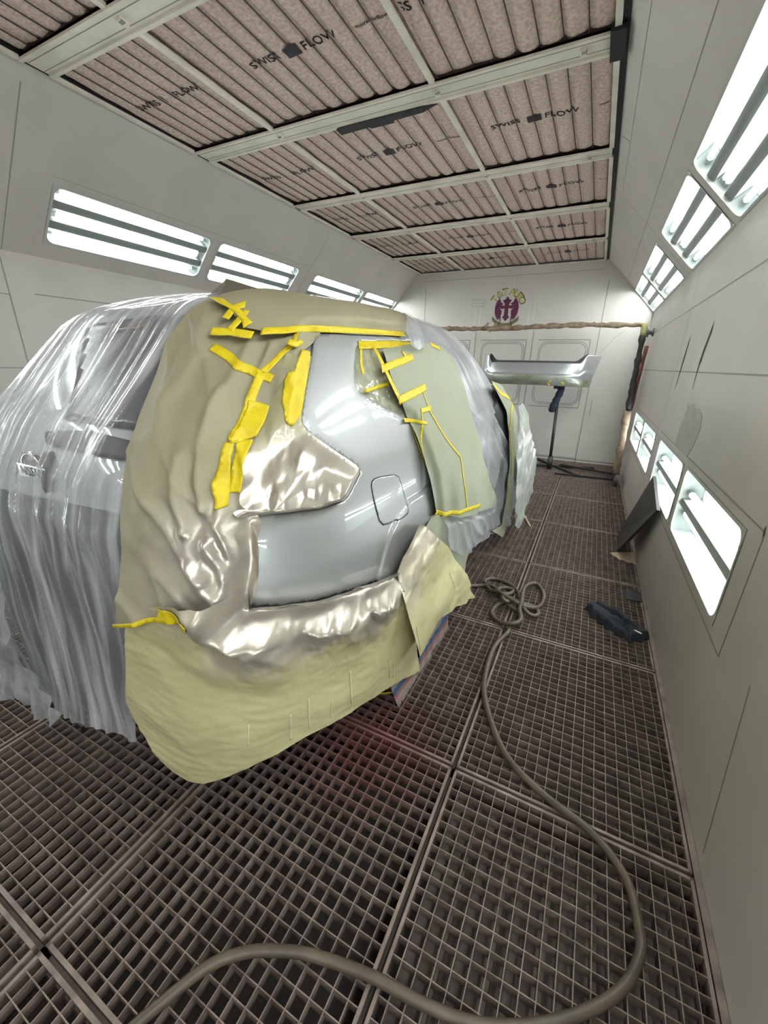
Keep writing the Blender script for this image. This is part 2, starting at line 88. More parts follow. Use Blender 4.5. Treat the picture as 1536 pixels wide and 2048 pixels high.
def spline(P,k=8,closed=False):
    P=[Vector(p) for p in P]; out=[]; n=len(P)
    for i in range(n if closed else n-1):
        p0=P[(i-1)%n] if closed or i>0 else P[i]; p1=P[i];p2=P[(i+1)%n]; p3=P[(i+2)%n] if closed or i+2<n else p2
        for j in range(k):
            t=j/k; out.append(.5*((2*p1)+(p2-p0)*t+(2*p0-5*p1+4*p2-p3)*t*t+(3*p1-p0-3*p2+p3)*t**3))
    if not closed: out.append(P[-1])
    return out
def rrect(x0,x1,y0,y1,r,n=6):
    o=[]
    for cx,cy,a in ((x1-r,y1-r,0),(x0+r,y1-r,PI/2),(x0+r,y0+r,PI),(x1-r,y0+r,1.5*PI)):
        for k in range(n+1): o.append((cx+r*math.cos(a+PI/2*k/n),cy+r*math.sin(a+PI/2*k/n)))
    return o
_perm=np.random.RandomState(3).permutation(512); _perm=np.concatenate([_perm,_perm])
_ga=np.random.RandomState(5).rand(512)*2*np.pi
def pn(x,y):
    x=np.asarray(x,float);y=np.asarray(y,float)
    xi=np.floor(x).astype(int);yi=np.floor(y).astype(int);xf=x-xi;yf=y-yi
    def g(i,j,dx,dy):
        h=_perm[(_perm[(xi+i)&511]+yi+j)&511]; a=_ga[h]; return np.cos(a)*dx+np.sin(a)*dy
    u=xf**3*(xf*(xf*6-15)+10);v=yf**3*(yf*(yf*6-15)+10)
    a=g(0,0,xf,yf);b=g(1,0,xf-1,yf);c=g(0,1,xf,yf-1);d=g(1,1,xf-1,yf-1)
    return ((a+(b-a)*u)+((c+(d-c)*u)-(a+(b-a)*u))*v)*1.4
def ridge(x,y,p=2): return (1-np.abs(np.clip(pn(x,y),-1,1)))**p
_hh=np.random.RandomState(11).rand(512)*2-1
def tin(x,y,seed=0,warp=.35):
    """crumpled facets: random heights joined by flat triangles"""
    x=np.asarray(x,float)+seed*7.3;y=np.asarray(y,float)+seed*3.1
    x,y=x+warp*pn(x*.7+5,y*.7),y+warp*pn(x*.7,y*.7+9)
    x=x+y*.5773; xi=np.floor(x).astype(int);yi=np.floor(y).astype(int);fx=x-xi;fy=y-yi
    h=lambda i,j:_hh[(_perm[(xi+i)&511]+yi+j)&511]
    a,b,c,d=h(0,0),h(1,0),h(0,1),h(1,1)
    return np.where(fx>fy,a+(b-a)*fx+(d-b)*fy,a+(d-c)*fx+(c-a)*fy)
def fbm(x,y,o=3): return sum(pn(x*2**i+i*17,y*2**i+i*9)/2**i for i in range(o))
def sst(a,b,x):
    t=np.clip((x-a)/(b-a),0,1); return t*t*(3-2*t)
def pdist(t,z,L,closed=False):
    L=np.array(L); A=L if closed else L[:-1]; B=np.roll(L,-1,0) if closed else L[1:]
    best=np.full(np.shape(t),9.)
    for a,b in zip(A,B):
        d=b-a; q=max(d@d,1e-12); s=np.clip(((t-a[0])*d[0]+(z-a[1])*d[1])/q,0,1)
        best=np.minimum(best,np.hypot(t-a[0]-s*d[0],z-a[1]-s*d[1]))
    return best
def inside(t,z,L):
    L=np.array(L); r=np.zeros(np.shape(t),bool)
    for (x0,y0),(x1,y1) in zip(L,np.roll(L,-1,0)):
        if y0==y1: continue
        c=((y0>z)!=(y1>z))&(t<(x1-x0)*(z-y0)/(y1-y0)+x0); r^=c
    return r
# ------------------------------------------------------------------ materials
def mat(name,base=(.5,.5,.5),rough=.6,metal=0,var=0,scale=6,var2=None,bump=0,bscale=60,coat=0,emit=None,spec=.5,detail=4,coatr=.03,stretch=None,bdist=.01):
    m=bpy.data.materials.new(name); m.use_nodes=True; nt=m.node_tree; b=nt.nodes['Principled BSDF']
    b.inputs['Base Color'].default_value=(*base,1); b.inputs['Roughness'].default_value=rough; b.inputs['Metallic'].default_value=metal
    b.inputs['Specular IOR Level'].default_value=spec
    if coat: b.inputs['Coat Weight'].default_value=coat; b.inputs['Coat Roughness'].default_value=coatr
    if emit: b.inputs['Emission Color'].default_value=(*emit[0],1); b.inputs['Emission Strength'].default_value=emit[1]
    tc=nt.nodes.new('ShaderNodeTexCoord'); src=tc.outputs['Object']
    if stretch:
        mp=nt.nodes.new('ShaderNodeMapping'); mp.inputs['Scale'].default_value=stretch; nt.links.new(src,mp.inputs[0]); src=mp.outputs[0]
    if var:
        n=nt.nodes.new('ShaderNodeTexNoise'); n.inputs['Scale'].default_value=scale; n.inputs['Detail'].default_value=detail; nt.links.new(src,n.inputs['Vector'])
        r=nt.nodes.new('ShaderNodeValToRGB'); r.color_ramp.elements[0].position=.3; r.color_ramp.elements[1].position=.7
        d=var2 or tuple(c*(1-var) for c in base)
        r.color_ramp.elements[0].color=(*d,1); r.color_ramp.elements[1].color=(*base,1)
        nt.links.new(n.outputs['Fac'],r.inputs[0]); nt.links.new(r.outputs[0],b.inputs['Base Color'])
    if bump:
        n2=nt.nodes.new('ShaderNodeTexNoise'); n2.inputs['Scale'].default_value=bscale; n2.inputs['Detail'].default_value=3; nt.links.new(src,n2.inputs['Vector'])
        bp=nt.nodes.new('ShaderNodeBump'); bp.inputs['Strength'].default_value=bump; bp.inputs['Distance'].default_value=bdist
        nt.links.new(n2.outputs['Fac'],bp.inputs['Height']); nt.links.new(bp.outputs[0],b.inputs['Normal'])
    return m
def clear_mat(name,col,base,k,rough=.12,streak=0,blend=.35,tint=(1,1,1),metal=0.,nscale=(9,9,1.2),gloss=.35):
    """thin see-through film: clear layer mixed with a milky, glossy layer that thickens at glancing angles"""
    m=bpy.data.materials.new(name); m.use_nodes=True; nt=m.node_tree; nd=nt.nodes; L=nt.links
    b=nd['Principled BSDF']; b.inputs['Base Color'].default_value=(*col,1); b.inputs['Roughness'].default_value=rough; b.inputs['Metallic'].default_value=metal
    b.inputs['Specular IOR Level'].default_value=gloss*2
    tr=nd.new('ShaderNodeBsdfTransparent'); tr.inputs[0].default_value=(*tint,1)
    lw=nd.new('ShaderNodeLayerWeight'); lw.inputs['Blend'].default_value=blend
    ma=nd.new('ShaderNodeMath'); ma.operation='MULTIPLY_ADD'; ma.inputs[1].default_value=k; ma.inputs[2].default_value=base; L.new(lw.outputs['Facing'],ma.inputs[0])
    out=ma.outputs[0]
    if streak:
        tc=nd.new('ShaderNodeTexCoord'); mp=nd.new('ShaderNodeMapping'); mp.inputs['Scale'].default_value=nscale; L.new(tc.outputs['Object'],mp.inputs[0])
        n=nd.new('ShaderNodeTexNoise'); n.inputs['Scale'].default_value=2.2; n.inputs['Detail'].default_value=5; n.inputs['Distortion'].default_value=.15; L.new(mp.outputs[0],n.inputs['Vector'])
        mr=nd.new('ShaderNodeMapRange'); mr.inputs['From Min'].default_value=.42; mr.inputs['From Max'].default_value=.7; mr.inputs['To Min'].default_value=-streak*.35; mr.inputs['To Max'].default_value=streak; L.new(n.outputs['Fac'],mr.inputs[0])
        ad=nd.new('ShaderNodeMath'); ad.operation='ADD'; ad.use_clamp=True; L.new(out,ad.inputs[0]); L.new(mr.outputs[0],ad.inputs[1]); out=ad.outputs[0]
    mx=nd.new('ShaderNodeMixShader'); L.new(out,mx.inputs[0]); L.new(tr.outputs[0],mx.inputs[1]); L.new(b.outputs[0],mx.inputs[2])
    L.new(mx.outputs[0],nd['Material Output'].inputs[0]); return m
def paper_mat(name,base,dark):
    """masking paper; the 'spray' attribute says where silver paint overspray has landed on it"""
    m=mat(name,base,.62,0,.2,3,dark,bump=.25,bscale=30,bdist=.004)
    nt=m.node_tree; nd=nt.nodes; L=nt.links; b=nd['Principled BSDF']
    at=nd.new('ShaderNodeAttribute'); at.attribute_name='spray'
    mx=nd.new('ShaderNodeMix'); mx.data_type='RGBA'; L.new(at.outputs['Fac'],mx.inputs['Factor'])
    src=b.inputs['Base Color'].links[0].from_socket; L.new(src,mx.inputs['A']); mx.inputs['B'].default_value=(.60,.55,.48,1)
    L.new(mx.outputs['Result'],b.inputs['Base Color'])
    for nm,a,c in (('Metallic',0,.60),('Roughness',.62,.33)):
        r=nd.new('ShaderNodeMapRange'); r.inputs['To Min'].default_value=a; r.inputs['To Max'].default_value=c; L.new(at.outputs['Fac'],r.inputs[0]); L.new(r.outputs[0],b.inputs[nm])
    return m
M={}
M['wall']=mat('booth_wall_paint',(.62,.59,.555),.42,0,.10,2.5,bump=.08,bscale=150,bdist=.002)
M['wallB']=mat('back_wall_paint',(.66,.64,.61),.42,0,.10,2.0,bump=.05,bscale=120,bdist=.002)
M['seam']=mat('panel_seam',(.30,.29,.275),.8)
M['smudge']=mat('wall_smudge',(.50,.48,.455),.6,0,.2,9)
M['soot']=mat('soot_streak',(.03,.03,.03),.8,0,.4,30)
M['frame']=mat('ceiling_frame_enamel',(.87,.84,.72),.5,0,.22,5,bump=.05,bscale=80,bdist=.002)
M['black']=mat('black_gap',(.012,.011,.011),.7)
M['filter']=mat('ceiling_filter_felt',(.80,.64,.57),.95,0,.45,55,(.50,.385,.335),bump=.6,bscale=140,spec=.1,detail=6,bdist=.004)
M['rod']=mat('filter_wire',(.07,.055,.05),.6,.3)
M['ink']=mat('filter_ink',(.035,.03,.035),.9)
M['pit']=mat('pit_floor',(.075,.062,.055),.9,0,.4,8)
M['board']=mat('corrugated_underlay',(.19,.16,.14),.85,0,.35,10)
M['tube']=mat('lamp_tube',(.9,.95,.95),.4,0,emit=((1.0,.995,.965),31.0))
M['refl']=mat('lamp_reflector',(.46,.52,.52),.35)
M['div']=mat('lamp_divider',(.20,.21,.20),.5)
M['lframe']=mat('lamp_frame',(.52,.53,.50),.45)
M['metalend']=mat('tube_end',(.5,.5,.5),.35,.9)
M['lens']=clear_mat('lamp_glass',(.75,.85,.83),.03,.35,.05,0,.25,(.95,.99,.985))
M['car']=mat('silver_car_paint',(.44,.455,.465),.45,.45,0,coat=1,coatr=.012)
M['car'].node_tree.nodes['Principled BSDF'].inputs['Coat IOR'].default_value=1.75
M['dglass']=mat('dark_car_glass',(.02,.02,.024),.22,0)
M['dplastic']=mat('dark_unpainted_plastic',(.035,.036,.038),.55)
M['redlens']=mat('brake_light_lens',(.10,.004,.006),.15)
M['chrome']=mat('chrome',(.75,.75,.75),.12,1)
M['tire']=mat('tire_rubber',(.02,.02,.02),.8)
M['alloy']=mat('wheel_alloy',(.35,.35,.36),.35,.9)
M['gap']=mat('panel_gap',(.01,.01,.012),.6)
M['pk']=paper_mat('brown_green_masking_paper',(.33,.30,.195),(.285,.255,.165))  # paper on the shaded side, the brownish shade put into its colour
M['pg']=paper_mat('green_masking_paper',(.60,.55,.31),(.50,.465,.25))  # lit copy of the same paper, brightness put into its colour
M['pp']=paper_mat('pale_green_masking_paper',(.34,.36,.265),(.29,.31,.225))
M['tape']=mat('yellow_masking_tape',(.80,.63,.012),.5,0,.15,30,(.66,.50,.008),bump=.3,bscale=90,bdist=.002)
M['f1']=paper_mat('half_sprayed_film',(.42,.38,.20),(.28,.26,.14)); M['f1'].node_tree.nodes['Principled BSDF'].inputs['Coat Weight'].default_value=.5
M['film']=mat('silver_sprayed_film',(.62,.575,.51),.36,.72,.12,8,bump=.2,bscale=45,bdist=.006)
M['cfilm']=clear_mat('clear_taped_film',(.62,.62,.45),.28,.6,.08,.3,.35,(.93,.93,.85),0,(7,7,7),.6)
M['pl']=clear_mat('thin_plastic_sheet',(.80,.82,.86),.21,.55,.17,.36,.22,(.96,.97,.98),0,(14,.9,.8),.5)
M['pl2']=clear_mat('milky_plastic_sheet',(.60,.61,.66),.32,.42,.28,.16,.22,(.95,.96,.97),0,(2,2,1.2),.6)
M['pl3']=clear_mat('white_plastic_sheet',(.46,.49,.46),.55,.4,.3,.2,.3,(.95,.97,.96),0,(6,6,3),.5)
M['hose']=mat('air_hose_rubber',(.135,.105,.075),.42,.1,.45,14,(.07,.055,.045))
M['jacket']=mat('dark_cloth',(.022,.027,.038),.85,0,.3,14,bump=.4,bscale=120,bdist=.004)
M['card']=mat('brown_cardboard',(.52,.38,.26),.9,0,.15,9)
M['plate']=mat('dark_sheet_metal',(.05,.05,.052),.6,.4,.3,20)
M['dboard']=mat('dark_weathered_board',(.075,.062,.052),.75,0,.5,9,(.035,.03,.028))
M['steel']=mat('dark_steel',(.07,.07,.07),.45,.7,.3,20)
M['wrap']=mat('paper_wrapped_pipe',(.36,.27,.19),.8,0,.55,13,(.13,.09,.06),bump=.6,bscale=25)
M['bwrap']=mat('black_tape_wrap',(.018,.016,.016),.6,0,.4,20,bump=.6,bscale=30)
M['redpole']=mat('rust_red_pole',(.26,.075,.045),.5,0,.5,6,(.12,.045,.03))
M['bluerag']=mat('dark_blue_rag',(.02,.028,.06),.8,0,.4,20,bump=.5,bscale=40)
M['bumper']=mat('silver_bumper_paint',(.46,.485,.52),.38,.6,0,coat=1,coatr=.02)
M['bfilm']=mat('olive_bumper_film',(.50,.54,.52),.28,.4,.5,3,(.25,.27,.15),bump=.4,bscale=18,stretch=(1,1,3))
M['purple']=mat('purple_decal',(.13,.012,.06),.5,0,.4,18,(.07,.008,.04))
M['yellow']=mat('yellow_decal',(.62,.58,.11),.5)
M['olive']=mat('olive_decal',(.20,.19,.07),.55,0,.5,60,(.06,.055,.03))
M['rubber']=mat('grey_rubber',(.10,.10,.11),.6)
def towel_mat():
    m=mat('grey_pink_towel',(.42,.34,.31),.95,0,.3,20,(.27,.22,.21),bump=.8,bscale=150,spec=.1)
    nt=m.node_tree;nd=nt.nodes;L=nt.links;b=nd['Principled BSDF']; src=b.inputs['Base Color'].links[0].from_socket
    g=nd.new('ShaderNodeTexCoord'); sx=nd.new('ShaderNodeSeparateXYZ'); L.new(g.outputs['Object'],sx.inputs[0])
    n=nd.new('ShaderNodeTexNoise'); n.inputs['Scale'].default_value=9; L.new(g.outputs['Object'],n.inputs['Vector'])
    ad=nd.new('ShaderNodeMath'); ad.operation='MULTIPLY_ADD'; ad.inputs[1].default_value=.03; L.new(n.outputs['Fac'],ad.inputs[0]); L.new(sx.outputs['Z'],ad.inputs[2])
    r=nd.new('ShaderNodeValToRGB'); e=r.color_ramp; e.interpolation='EASE'
    e.elements[0].position=.0; e.elements[0].color=(0,0,0,0); e.elements[1].position=1; e.elements[1].color=(0,0,0,0)
    for p,c in ((.062,(.35,.05,.05,0)),(.075,(.35,.06,.06,.8)),(.088,(.35,.07,.07,.5)),(.098,(.02,.11,.25,.85)),(.125,(.02,.11,.25,.85)),(.14,(.05,.15,.25,0))):
        q=e.elements.new(p); q.color=c
    L.new(ad.outputs[0],r.inputs[0])
    mx=nd.new('ShaderNodeMix'); mx.data_type='RGBA'; L.new(r.outputs['Alpha'],mx.inputs['Factor']); L.new(src,mx.inputs['A']); L.new(r.outputs['Color'],mx.inputs['B']); L.new(mx.outputs['Result'],b.inputs['Base Color'])
    return m
M['towel']=towel_mat()
M['under']=mat('brown_paper_underside',(.13,.11,.075),.8,0,.3,6)  # masking paper darkened for the roof flap: its shade is put into the colour
M['run']=mat('pale_paint_run',(.72,.68,.45),.4)
def grate_mat():
    m=mat('rusty_grate_steel',(.31,.245,.215),.55,.2,.45,13,(.155,.115,.10))
    nt=m.node_tree;nd=nt.nodes;L=nt.links;b=nd['Principled BSDF']; src=b.inputs['Base Color'].links[0].from_socket
    g=nd.new('ShaderNodeNewGeometry'); v=nd.new('ShaderNodeVectorMath'); v.operation='DISTANCE'; v.inputs[1].default_value=(-.60,1.12,0); L.new(g.outputs['Position'],v.inputs[0])
    mr=nd.new('ShaderNodeMapRange'); mr.inputs['From Min'].default_value=.08; mr.inputs['From Max'].default_value=.42; mr.inputs['To Min'].default_value=.6; mr.inputs['To Max'].default_value=0; L.new(v.outputs['Value'],mr.inputs[0])
    mx=nd.new('ShaderNodeMix'); mx.data_type='RGBA'; L.new(mr.outputs[0],mx.inputs['Factor']); L.new(src,mx.inputs['A']); mx.inputs['B'].default_value=(.20,.035,.04,1); L.new(mx.outputs['Result'],b.inputs['Base Color'])
    return m
M['grate']=grate_mat()
# ------------------------------------------------------------------ text (made first, while the scene is small)
_tx={}
def text(s,size=1.0,ext=.0):
    k=(s,ext)
    if k not in _tx:
        cu=bpy.data.curves.new('t','FONT'); cu.body=s; cu.size=1; cu.align_x='CENTER'; cu.align_y='CENTER'; cu.extrude=ext; cu.resolution_u=2; cu.offset=.012
        o=bpy.data.objects.new('t',cu); COL.objects.link(o); dg=bpy.context.evaluated_depsgraph_get()
        me=bpy.data.meshes.new_from_object(o.evaluated_get(dg)); _tx[k]=([tuple(v.co) for v in me.vertices],[tuple(p.vertices) for p in me.polygons])
        bpy.data.objects.remove(o); bpy.data.meshes.remove(me); bpy.data.curves.remove(cu)
    v,f=_tx[k]; return [(a*size,b*size,c*size) for a,b,c in v],f
for s in ('SWISS','FLOW','more airflow filter','T','&','A','U','O','NISSAN','(250) 210-15'): text(s,1,.02)
# ------------------------------------------------------------------ camera
cam=bpy.data.cameras.new('camera'); camo=bpy.data.objects.new('camera',cam); COL.objects.link(camo); SC.camera=camo
cam.sensor_fit='VERTICAL'; cam.sensor_height=24; cam.sensor_width=18; cam.lens=CAM_F/2048*24; cam.clip_start=.02
R=Matrix(CAM_R); rt,dn,fw=R[0],R[1],R[2]
camo.matrix_world=Matrix(((rt[0],-dn[0],-fw[0],0),(rt[1],-dn[1],-fw[1],0),(rt[2],-dn[2],-fw[2],1.5),(0,0,0,1)))
# ------------------------------------------------------------------ booth shell
XR,XL,YB,YF0,ZC=.57,-3.98,7.63,-5.6,3.065
CR0,CR1=(-.158,3.065),(.57,2.32); CL0,CL1=(-3.2,3.065),(-3.98,2.22)
UP_S=(.612,1.03)         # fixtures' span down the sloped panels
RY=[(-4.17,-2.85),(-2.72,-1.45),(-1.10,.24),(.36,1.60),(1.98,3.33),(3.44,4.70),(5.05,6.36),(6.46,7.60)]  # first two spans are unseen lamps added to fill the near end
LOWY=[(-3.4,-2.3),(-.70,.42),(1.77,2.89),(3.00,4.09),(4.43,5.47),(5.58,6.74)]; LOWZ=(.583,.968)  # first span is an unseen lamp added for fill
LS=(.60,1.02)
def plane_wall(mb,P0,v,n,vlen,y0,y1,holes,vh):
    """panel spanned by +Y and v with rectangular openings for the lamp housings"""
    ys=sorted({y0,y1,*[a for h in holes for a in h]}); vs=[0,vh[0],vh[1],vlen]
    P0=Vector(P0);v=Vector(v)
    for i in range(len(ys)-1):
        for j in range(3):
            if j==1 and any(abs(h[0]-ys[i])<1e-6 for h in holes): continue
            mb.add([Vector((P0.x,ys[a],P0.z))+v*vs[b] for a,b in ((i,j),(i+1,j),(i+1,j+1),(i,j+1))],[(0,1,2,3)])
def seam(mb,a,b,n,w=.006):
    a=Vector(a);b=Vector(b);n=Vector(n); d=(b-a).normalized(); s=d.cross(n).normalized()*(w/2); q=n*.0012
    mb.add([a-s+q,b-s+q,b+s+q,a+s+q],[(0,1,2,3)])
vR=Vector((CR1[0]-CR0[0],0,CR1[1]-CR0[1])); lR=vR.length; vR/=lR; nR=Vector((vR.z,0,-vR.x))
vL=Vector((CL1[0]-CL0[0],0,CL1[1]-CL0[1])); lL=vL.length; vL/=lL; nL=Vector((-vL.z,0,vL.x))
def cR(y,s): return Vector((CR0[0],y,CR0[1]))+vR*s
def cL(y,s): return Vector((CL0[0],y,CL0[1]))+vL*s
m=MB(); plane_wall(m,(CR0[0],0,CR0[1]),vR,nR,lR,YF0,YB,RY,UP_S); m.cur=1
for y in (-.6,1.78,4.87): seam(m,cR(y,0),cR(y,lR),nR)
seam(m,cR(-2,.44),cR(7.5,.44),nR,.004); seam(m,cR(-2,.16),cR(4.9,.10),nR,.003)
seam(m,cR(3.9,.02),cR(3.86,.10),nR,.01)
tag(m.build('wall_right_upper',[M['wall'],M['seam']],fix=False),kind='structure')
m=MB(); plane_wall(m,(CL0[0],0,CL0[1]),vL,nL,lL,YF0,YB,RY,LS); m.cur=1
for y in (-.6,1.73,4.87): seam(m,cL(y,.1),cL(y,lL),nL)
seam(m,cL(1.95,.54),cL(4.8,.54),nL,.003)
tag(m.build('wall_left_upper',[M['wall'],M['seam']],fix=False),kind='structure')
m=MB(); plane_wall(m,(XR,0,0),(0,0,1),(-1,0,0),2.32,YF0,YB,LOWY,LOWZ); m.cur=1
N_=(-1,0,0)
seam(m,(XR,7.6,1.525),(XR,-2,1.475),N_,.008)
seam(m,(XR,6.8,1.985),(XR,1.0,1.965),N_,.006)
for y in (1.50,4.27): seam(m,(XR,y,1.03),(XR,y,2.31),N_,.006)
for a,b in ((1.62,4.2),(4.33,6.9)):
    for p,q in (((a,.53),(b,.53)),((b,.53),(b,1.02)),((b,1.02),(a,1.02)),((a,1.02),(a,.53))): seam(m,(XR,p[0],p[1]),(XR,q[0],q[1]),N_,.006)
seam(m,(XR,1.35,.62),(XR,1.22,.05),N_,.004)
m.cur=2
pt=[(3.36,1.285),(3.40,1.30),(3.36,1.315),(3.33,1.29),(3.28,1.305),(3.2,1.315),(3.14,1.29),(3.02,1.30),(2.9,1.27),(2.86,1.2),(2.9,1.1),(2.98,1.02),(3.46,1.02),(3.45,1.06),(3.44,1.12),(3.42,1.16),(3.44,1.19),(3.40,1.20),(3.385,1.24)]
m.poly([(XR-.0015,y,z) for y,z in pt])
m.cur=3
m.poly([(XR-.002,y,z) for y,z in ((3.955,1.765),(3.985,1.72),(4.02,1.60),(4.03,1.53),(4.055,1.36),(4.05,1.36),(4.0,1.53),(3.975,1.62))])
m.poly([(XR-.002,y,z) for y,z in ((3.275,1.80),(3.262,1.74),(3.285,1.70),(3.335,1.60),(3.33,1.57),(3.36,1.545),(3.375,1.40),(3.38,1.40),(3.385,1.56),(3.36,1.64),(3.31,1.73))])
m.poly([(XR-.002,y,z) for y,z in ((1.62,1.01),(1.625,1.0),(1.633,1.03),(1.628,1.045))])
m.poly([(XR-.002,y,z) for y,z in ((1.545,1.0),(1.55,.985),(1.56,1.015),(1.555,1.03))])
tag(m.build('wall_right',[M['wall'],M['seam'],M['smudge'],M['soot']],fix=False),kind='structure')
m=MB(); plane_wall(m,(XL,0,0),(0,0,1),(1,0,0),2.22,YF0,YB,LOWY[:4],LOWZ); m.cur=1
NL=(1,0,0)
for y in (-.7,1.71,4.2): seam(m,(XL,y,0),(XL,y,2.2),NL,.008)
seam(m,(XL,-2,1.42),(XL,7.6,1.42),NL,.007); seam(m,(XL,1.87,1.955),(XL,7.0,1.99),NL,.008)
seam(m,(XL,1.71,1.93),(XL,-1,1.95),NL,.006)
tag(m.build('wall_left',[M['wall'],M['seam']],fix=False),kind='structure')
m=MB(); m.add([(XL,YB,-.05),(XR,YB,-.05),(XR,YB,2.32),(CR0[0],YB,ZC),(CL0[0],YB,ZC),(XL,YB,2.22)],[(0,1,2,3,4,5)]); m.cur=1
NB=(0,-1,0)
seam(m,(-.10,YB,0),(-.10,YB,2.78),NB,.012); seam(m,(-3.05,YB,0),(-3.05,YB,2.8),NB,.012)
seam(m,(-3.1,YB,2.93),(-.2,YB,2.93),NB,.006); seam(m,(XL,YB,.02),(XR,YB,.035),NB,.02)
for p,q in (((-2.17,2.60),(-1.955,2.60)),((-1.955,2.60),(-1.955,2.49)),((-1.955,2.49),(-2.17,2.49)),((-2.17,2.49),(-2.17,2.60)),((-2.17,2.545),(-1.955,2.545))): seam(m,(p[0],YB,p[1]),(q[0],YB,q[1]),NB,.005)
for p,q in (((.25,2.08),(.12,1.98)),((.12,1.98),(.09,1.93)),((.09,1.93),(-.05,1.75))): seam(m,(p[0],YB,p[1]),(q[0],YB,q[1]),NB,.005)
m.cur=2
m.poly([(x,YB-.0015,z) for x,z in ((-.02,1.05),(-.012,1.05),(-.008,.78),(-.018,.78))])
m.cur=3
for x,z0,z1 in ((-2.1,2.1,2.48),(-2.02,2.2,2.48),(-1.2,2.2,2.52),(-1.12,2.25,2.55),(-1.5,2.9,2.7)): m.poly([(x-.006,YB-.001,z0),(x+.006,YB-.001,z0),(x+.006,YB-.001,z1),(x-.006,YB-.001,z1)])
tag(m.build('wall_back',[M['wallB'],M['seam'],mat('yellow_run',(.40,.38,.10),.7),mat('pale_run',(.74,.73,.70),.4)],fix=False),kind='structure')
m=MB(); m.add([(XL,YF0,0),(XR,YF0,0),(XR,YF0,2.32),(CR0[0],YF0,ZC),(CL0[0],YF0,ZC),(XL,YF0,2.22)],[(5,4,3,2,1,0)])
tag(m.build('wall_front',M['wall'],fix=False),kind='structure')
m=MB(); m.box(XL,XR,YF0,YB,3.135,3.16); tag(m.build('ceiling',M['filter']),kind='structure')
m=MB(); m.box(XL,XR,YF0,YB,-.36,-.33); tag(m.build('floor',M['pit']),kind='structure')
m=MB(); ny=0
x=-.235
while x<.56:
    m.add([(x,-1.2,-.115),(x+.034,-1.2,-.095),(x+.062,-1.2,-.095),(x+.066,-1.2,-.115),(x,7.6,-.115),(x+.034,7.6,-.095),(x+.062,7.6,-.095),(x+.066,7.6,-.115)],[(0,1,5,4),(1,2,6,5),(2,3,7,6)]); x+=.066
tag(m.build('corrugated_board','x' and M['board'],fix=False),'brown corrugated board lying under the floor grates along the lamp wall','board')
m=MB(); m.box(XL,-3.575,YF0,YB,-.05,0); tag(m.build('trim_90',M['grate']),kind='structure')
# edges of the floor and ceiling
m=MB(); m.box(XR-.02,XR,YF0,YB,-.33,-.002); tag(m.build('trim_1',M['grate']),kind='structure')
m=MB(); m.box(-.205,CR0[0]+.002,YF0,YB,3.06,3.10); tag(m.build('trim_2',M['black']),kind='structure')
m=MB(); m.box(CL0[0]-.002,-3.165,YF0,YB,3.06,3.10); tag(m.build('trim_3',M['black']),kind='structure')
k=4
FX=[-3.165,-2.37,-1.16,-.205]
BY=[(-.6,-.43),(.58,.75),(1.69,1.86),(2.83,3.0),(4.05,4.2),(5.18,5.35),(6.40,6.55),(7.58,7.63)]
for i,(a,b) in enumerate(BY):
    m=MB(); xr=-.20 if i!=3 else -.215
    m.box(-3.17,xr,a,b,3.052,3.064); m.box(-3.17,xr,a,a+.022,3.04,3.064); m.box(-3.17,xr,b-.022,b,3.04,3.064)
    m.cur=1
    for x in FX[1:3]+[-.36]: m.box(x-.014,x+.014,a+.06,b-.06,3.036,3.053)
    m.cur=2; m.box(-3.17,xr,a+.045,a+.047,3.050,3.0525); m.box(-3.17,xr,b-.047,b-.045,3.050,3.0525)
    for x in FX[1:3]+[-.36]: m.box(x-.006,x+.02,a+.065,a+.085,3.034,3.04)
    tag(m.build('trim_%d'%k,[M['frame'],M['frame'],M['seam']]),kind='structure'); k+=1
for j in (1,2):
    m=MB()
    for (a,b),(c,d) in zip(BY[:-1],BY[1:]): m.box(FX[j]-.016,FX[j]+.016,b,c,3.045,3.062)
    tag(m.build('trim_%d'%k,M['frame']),kind='structure'); k+=1
for xx in (-3.172,-.207):
    m=MB()
    for (a,b),(c,d) in zip(BY[:-1],BY[1:]): m.box(xx-.012,xx+.018,b,c,3.045,3.062)
    tag(m.build('trim_%d'%k,M['frame']),kind='structure'); k+=1
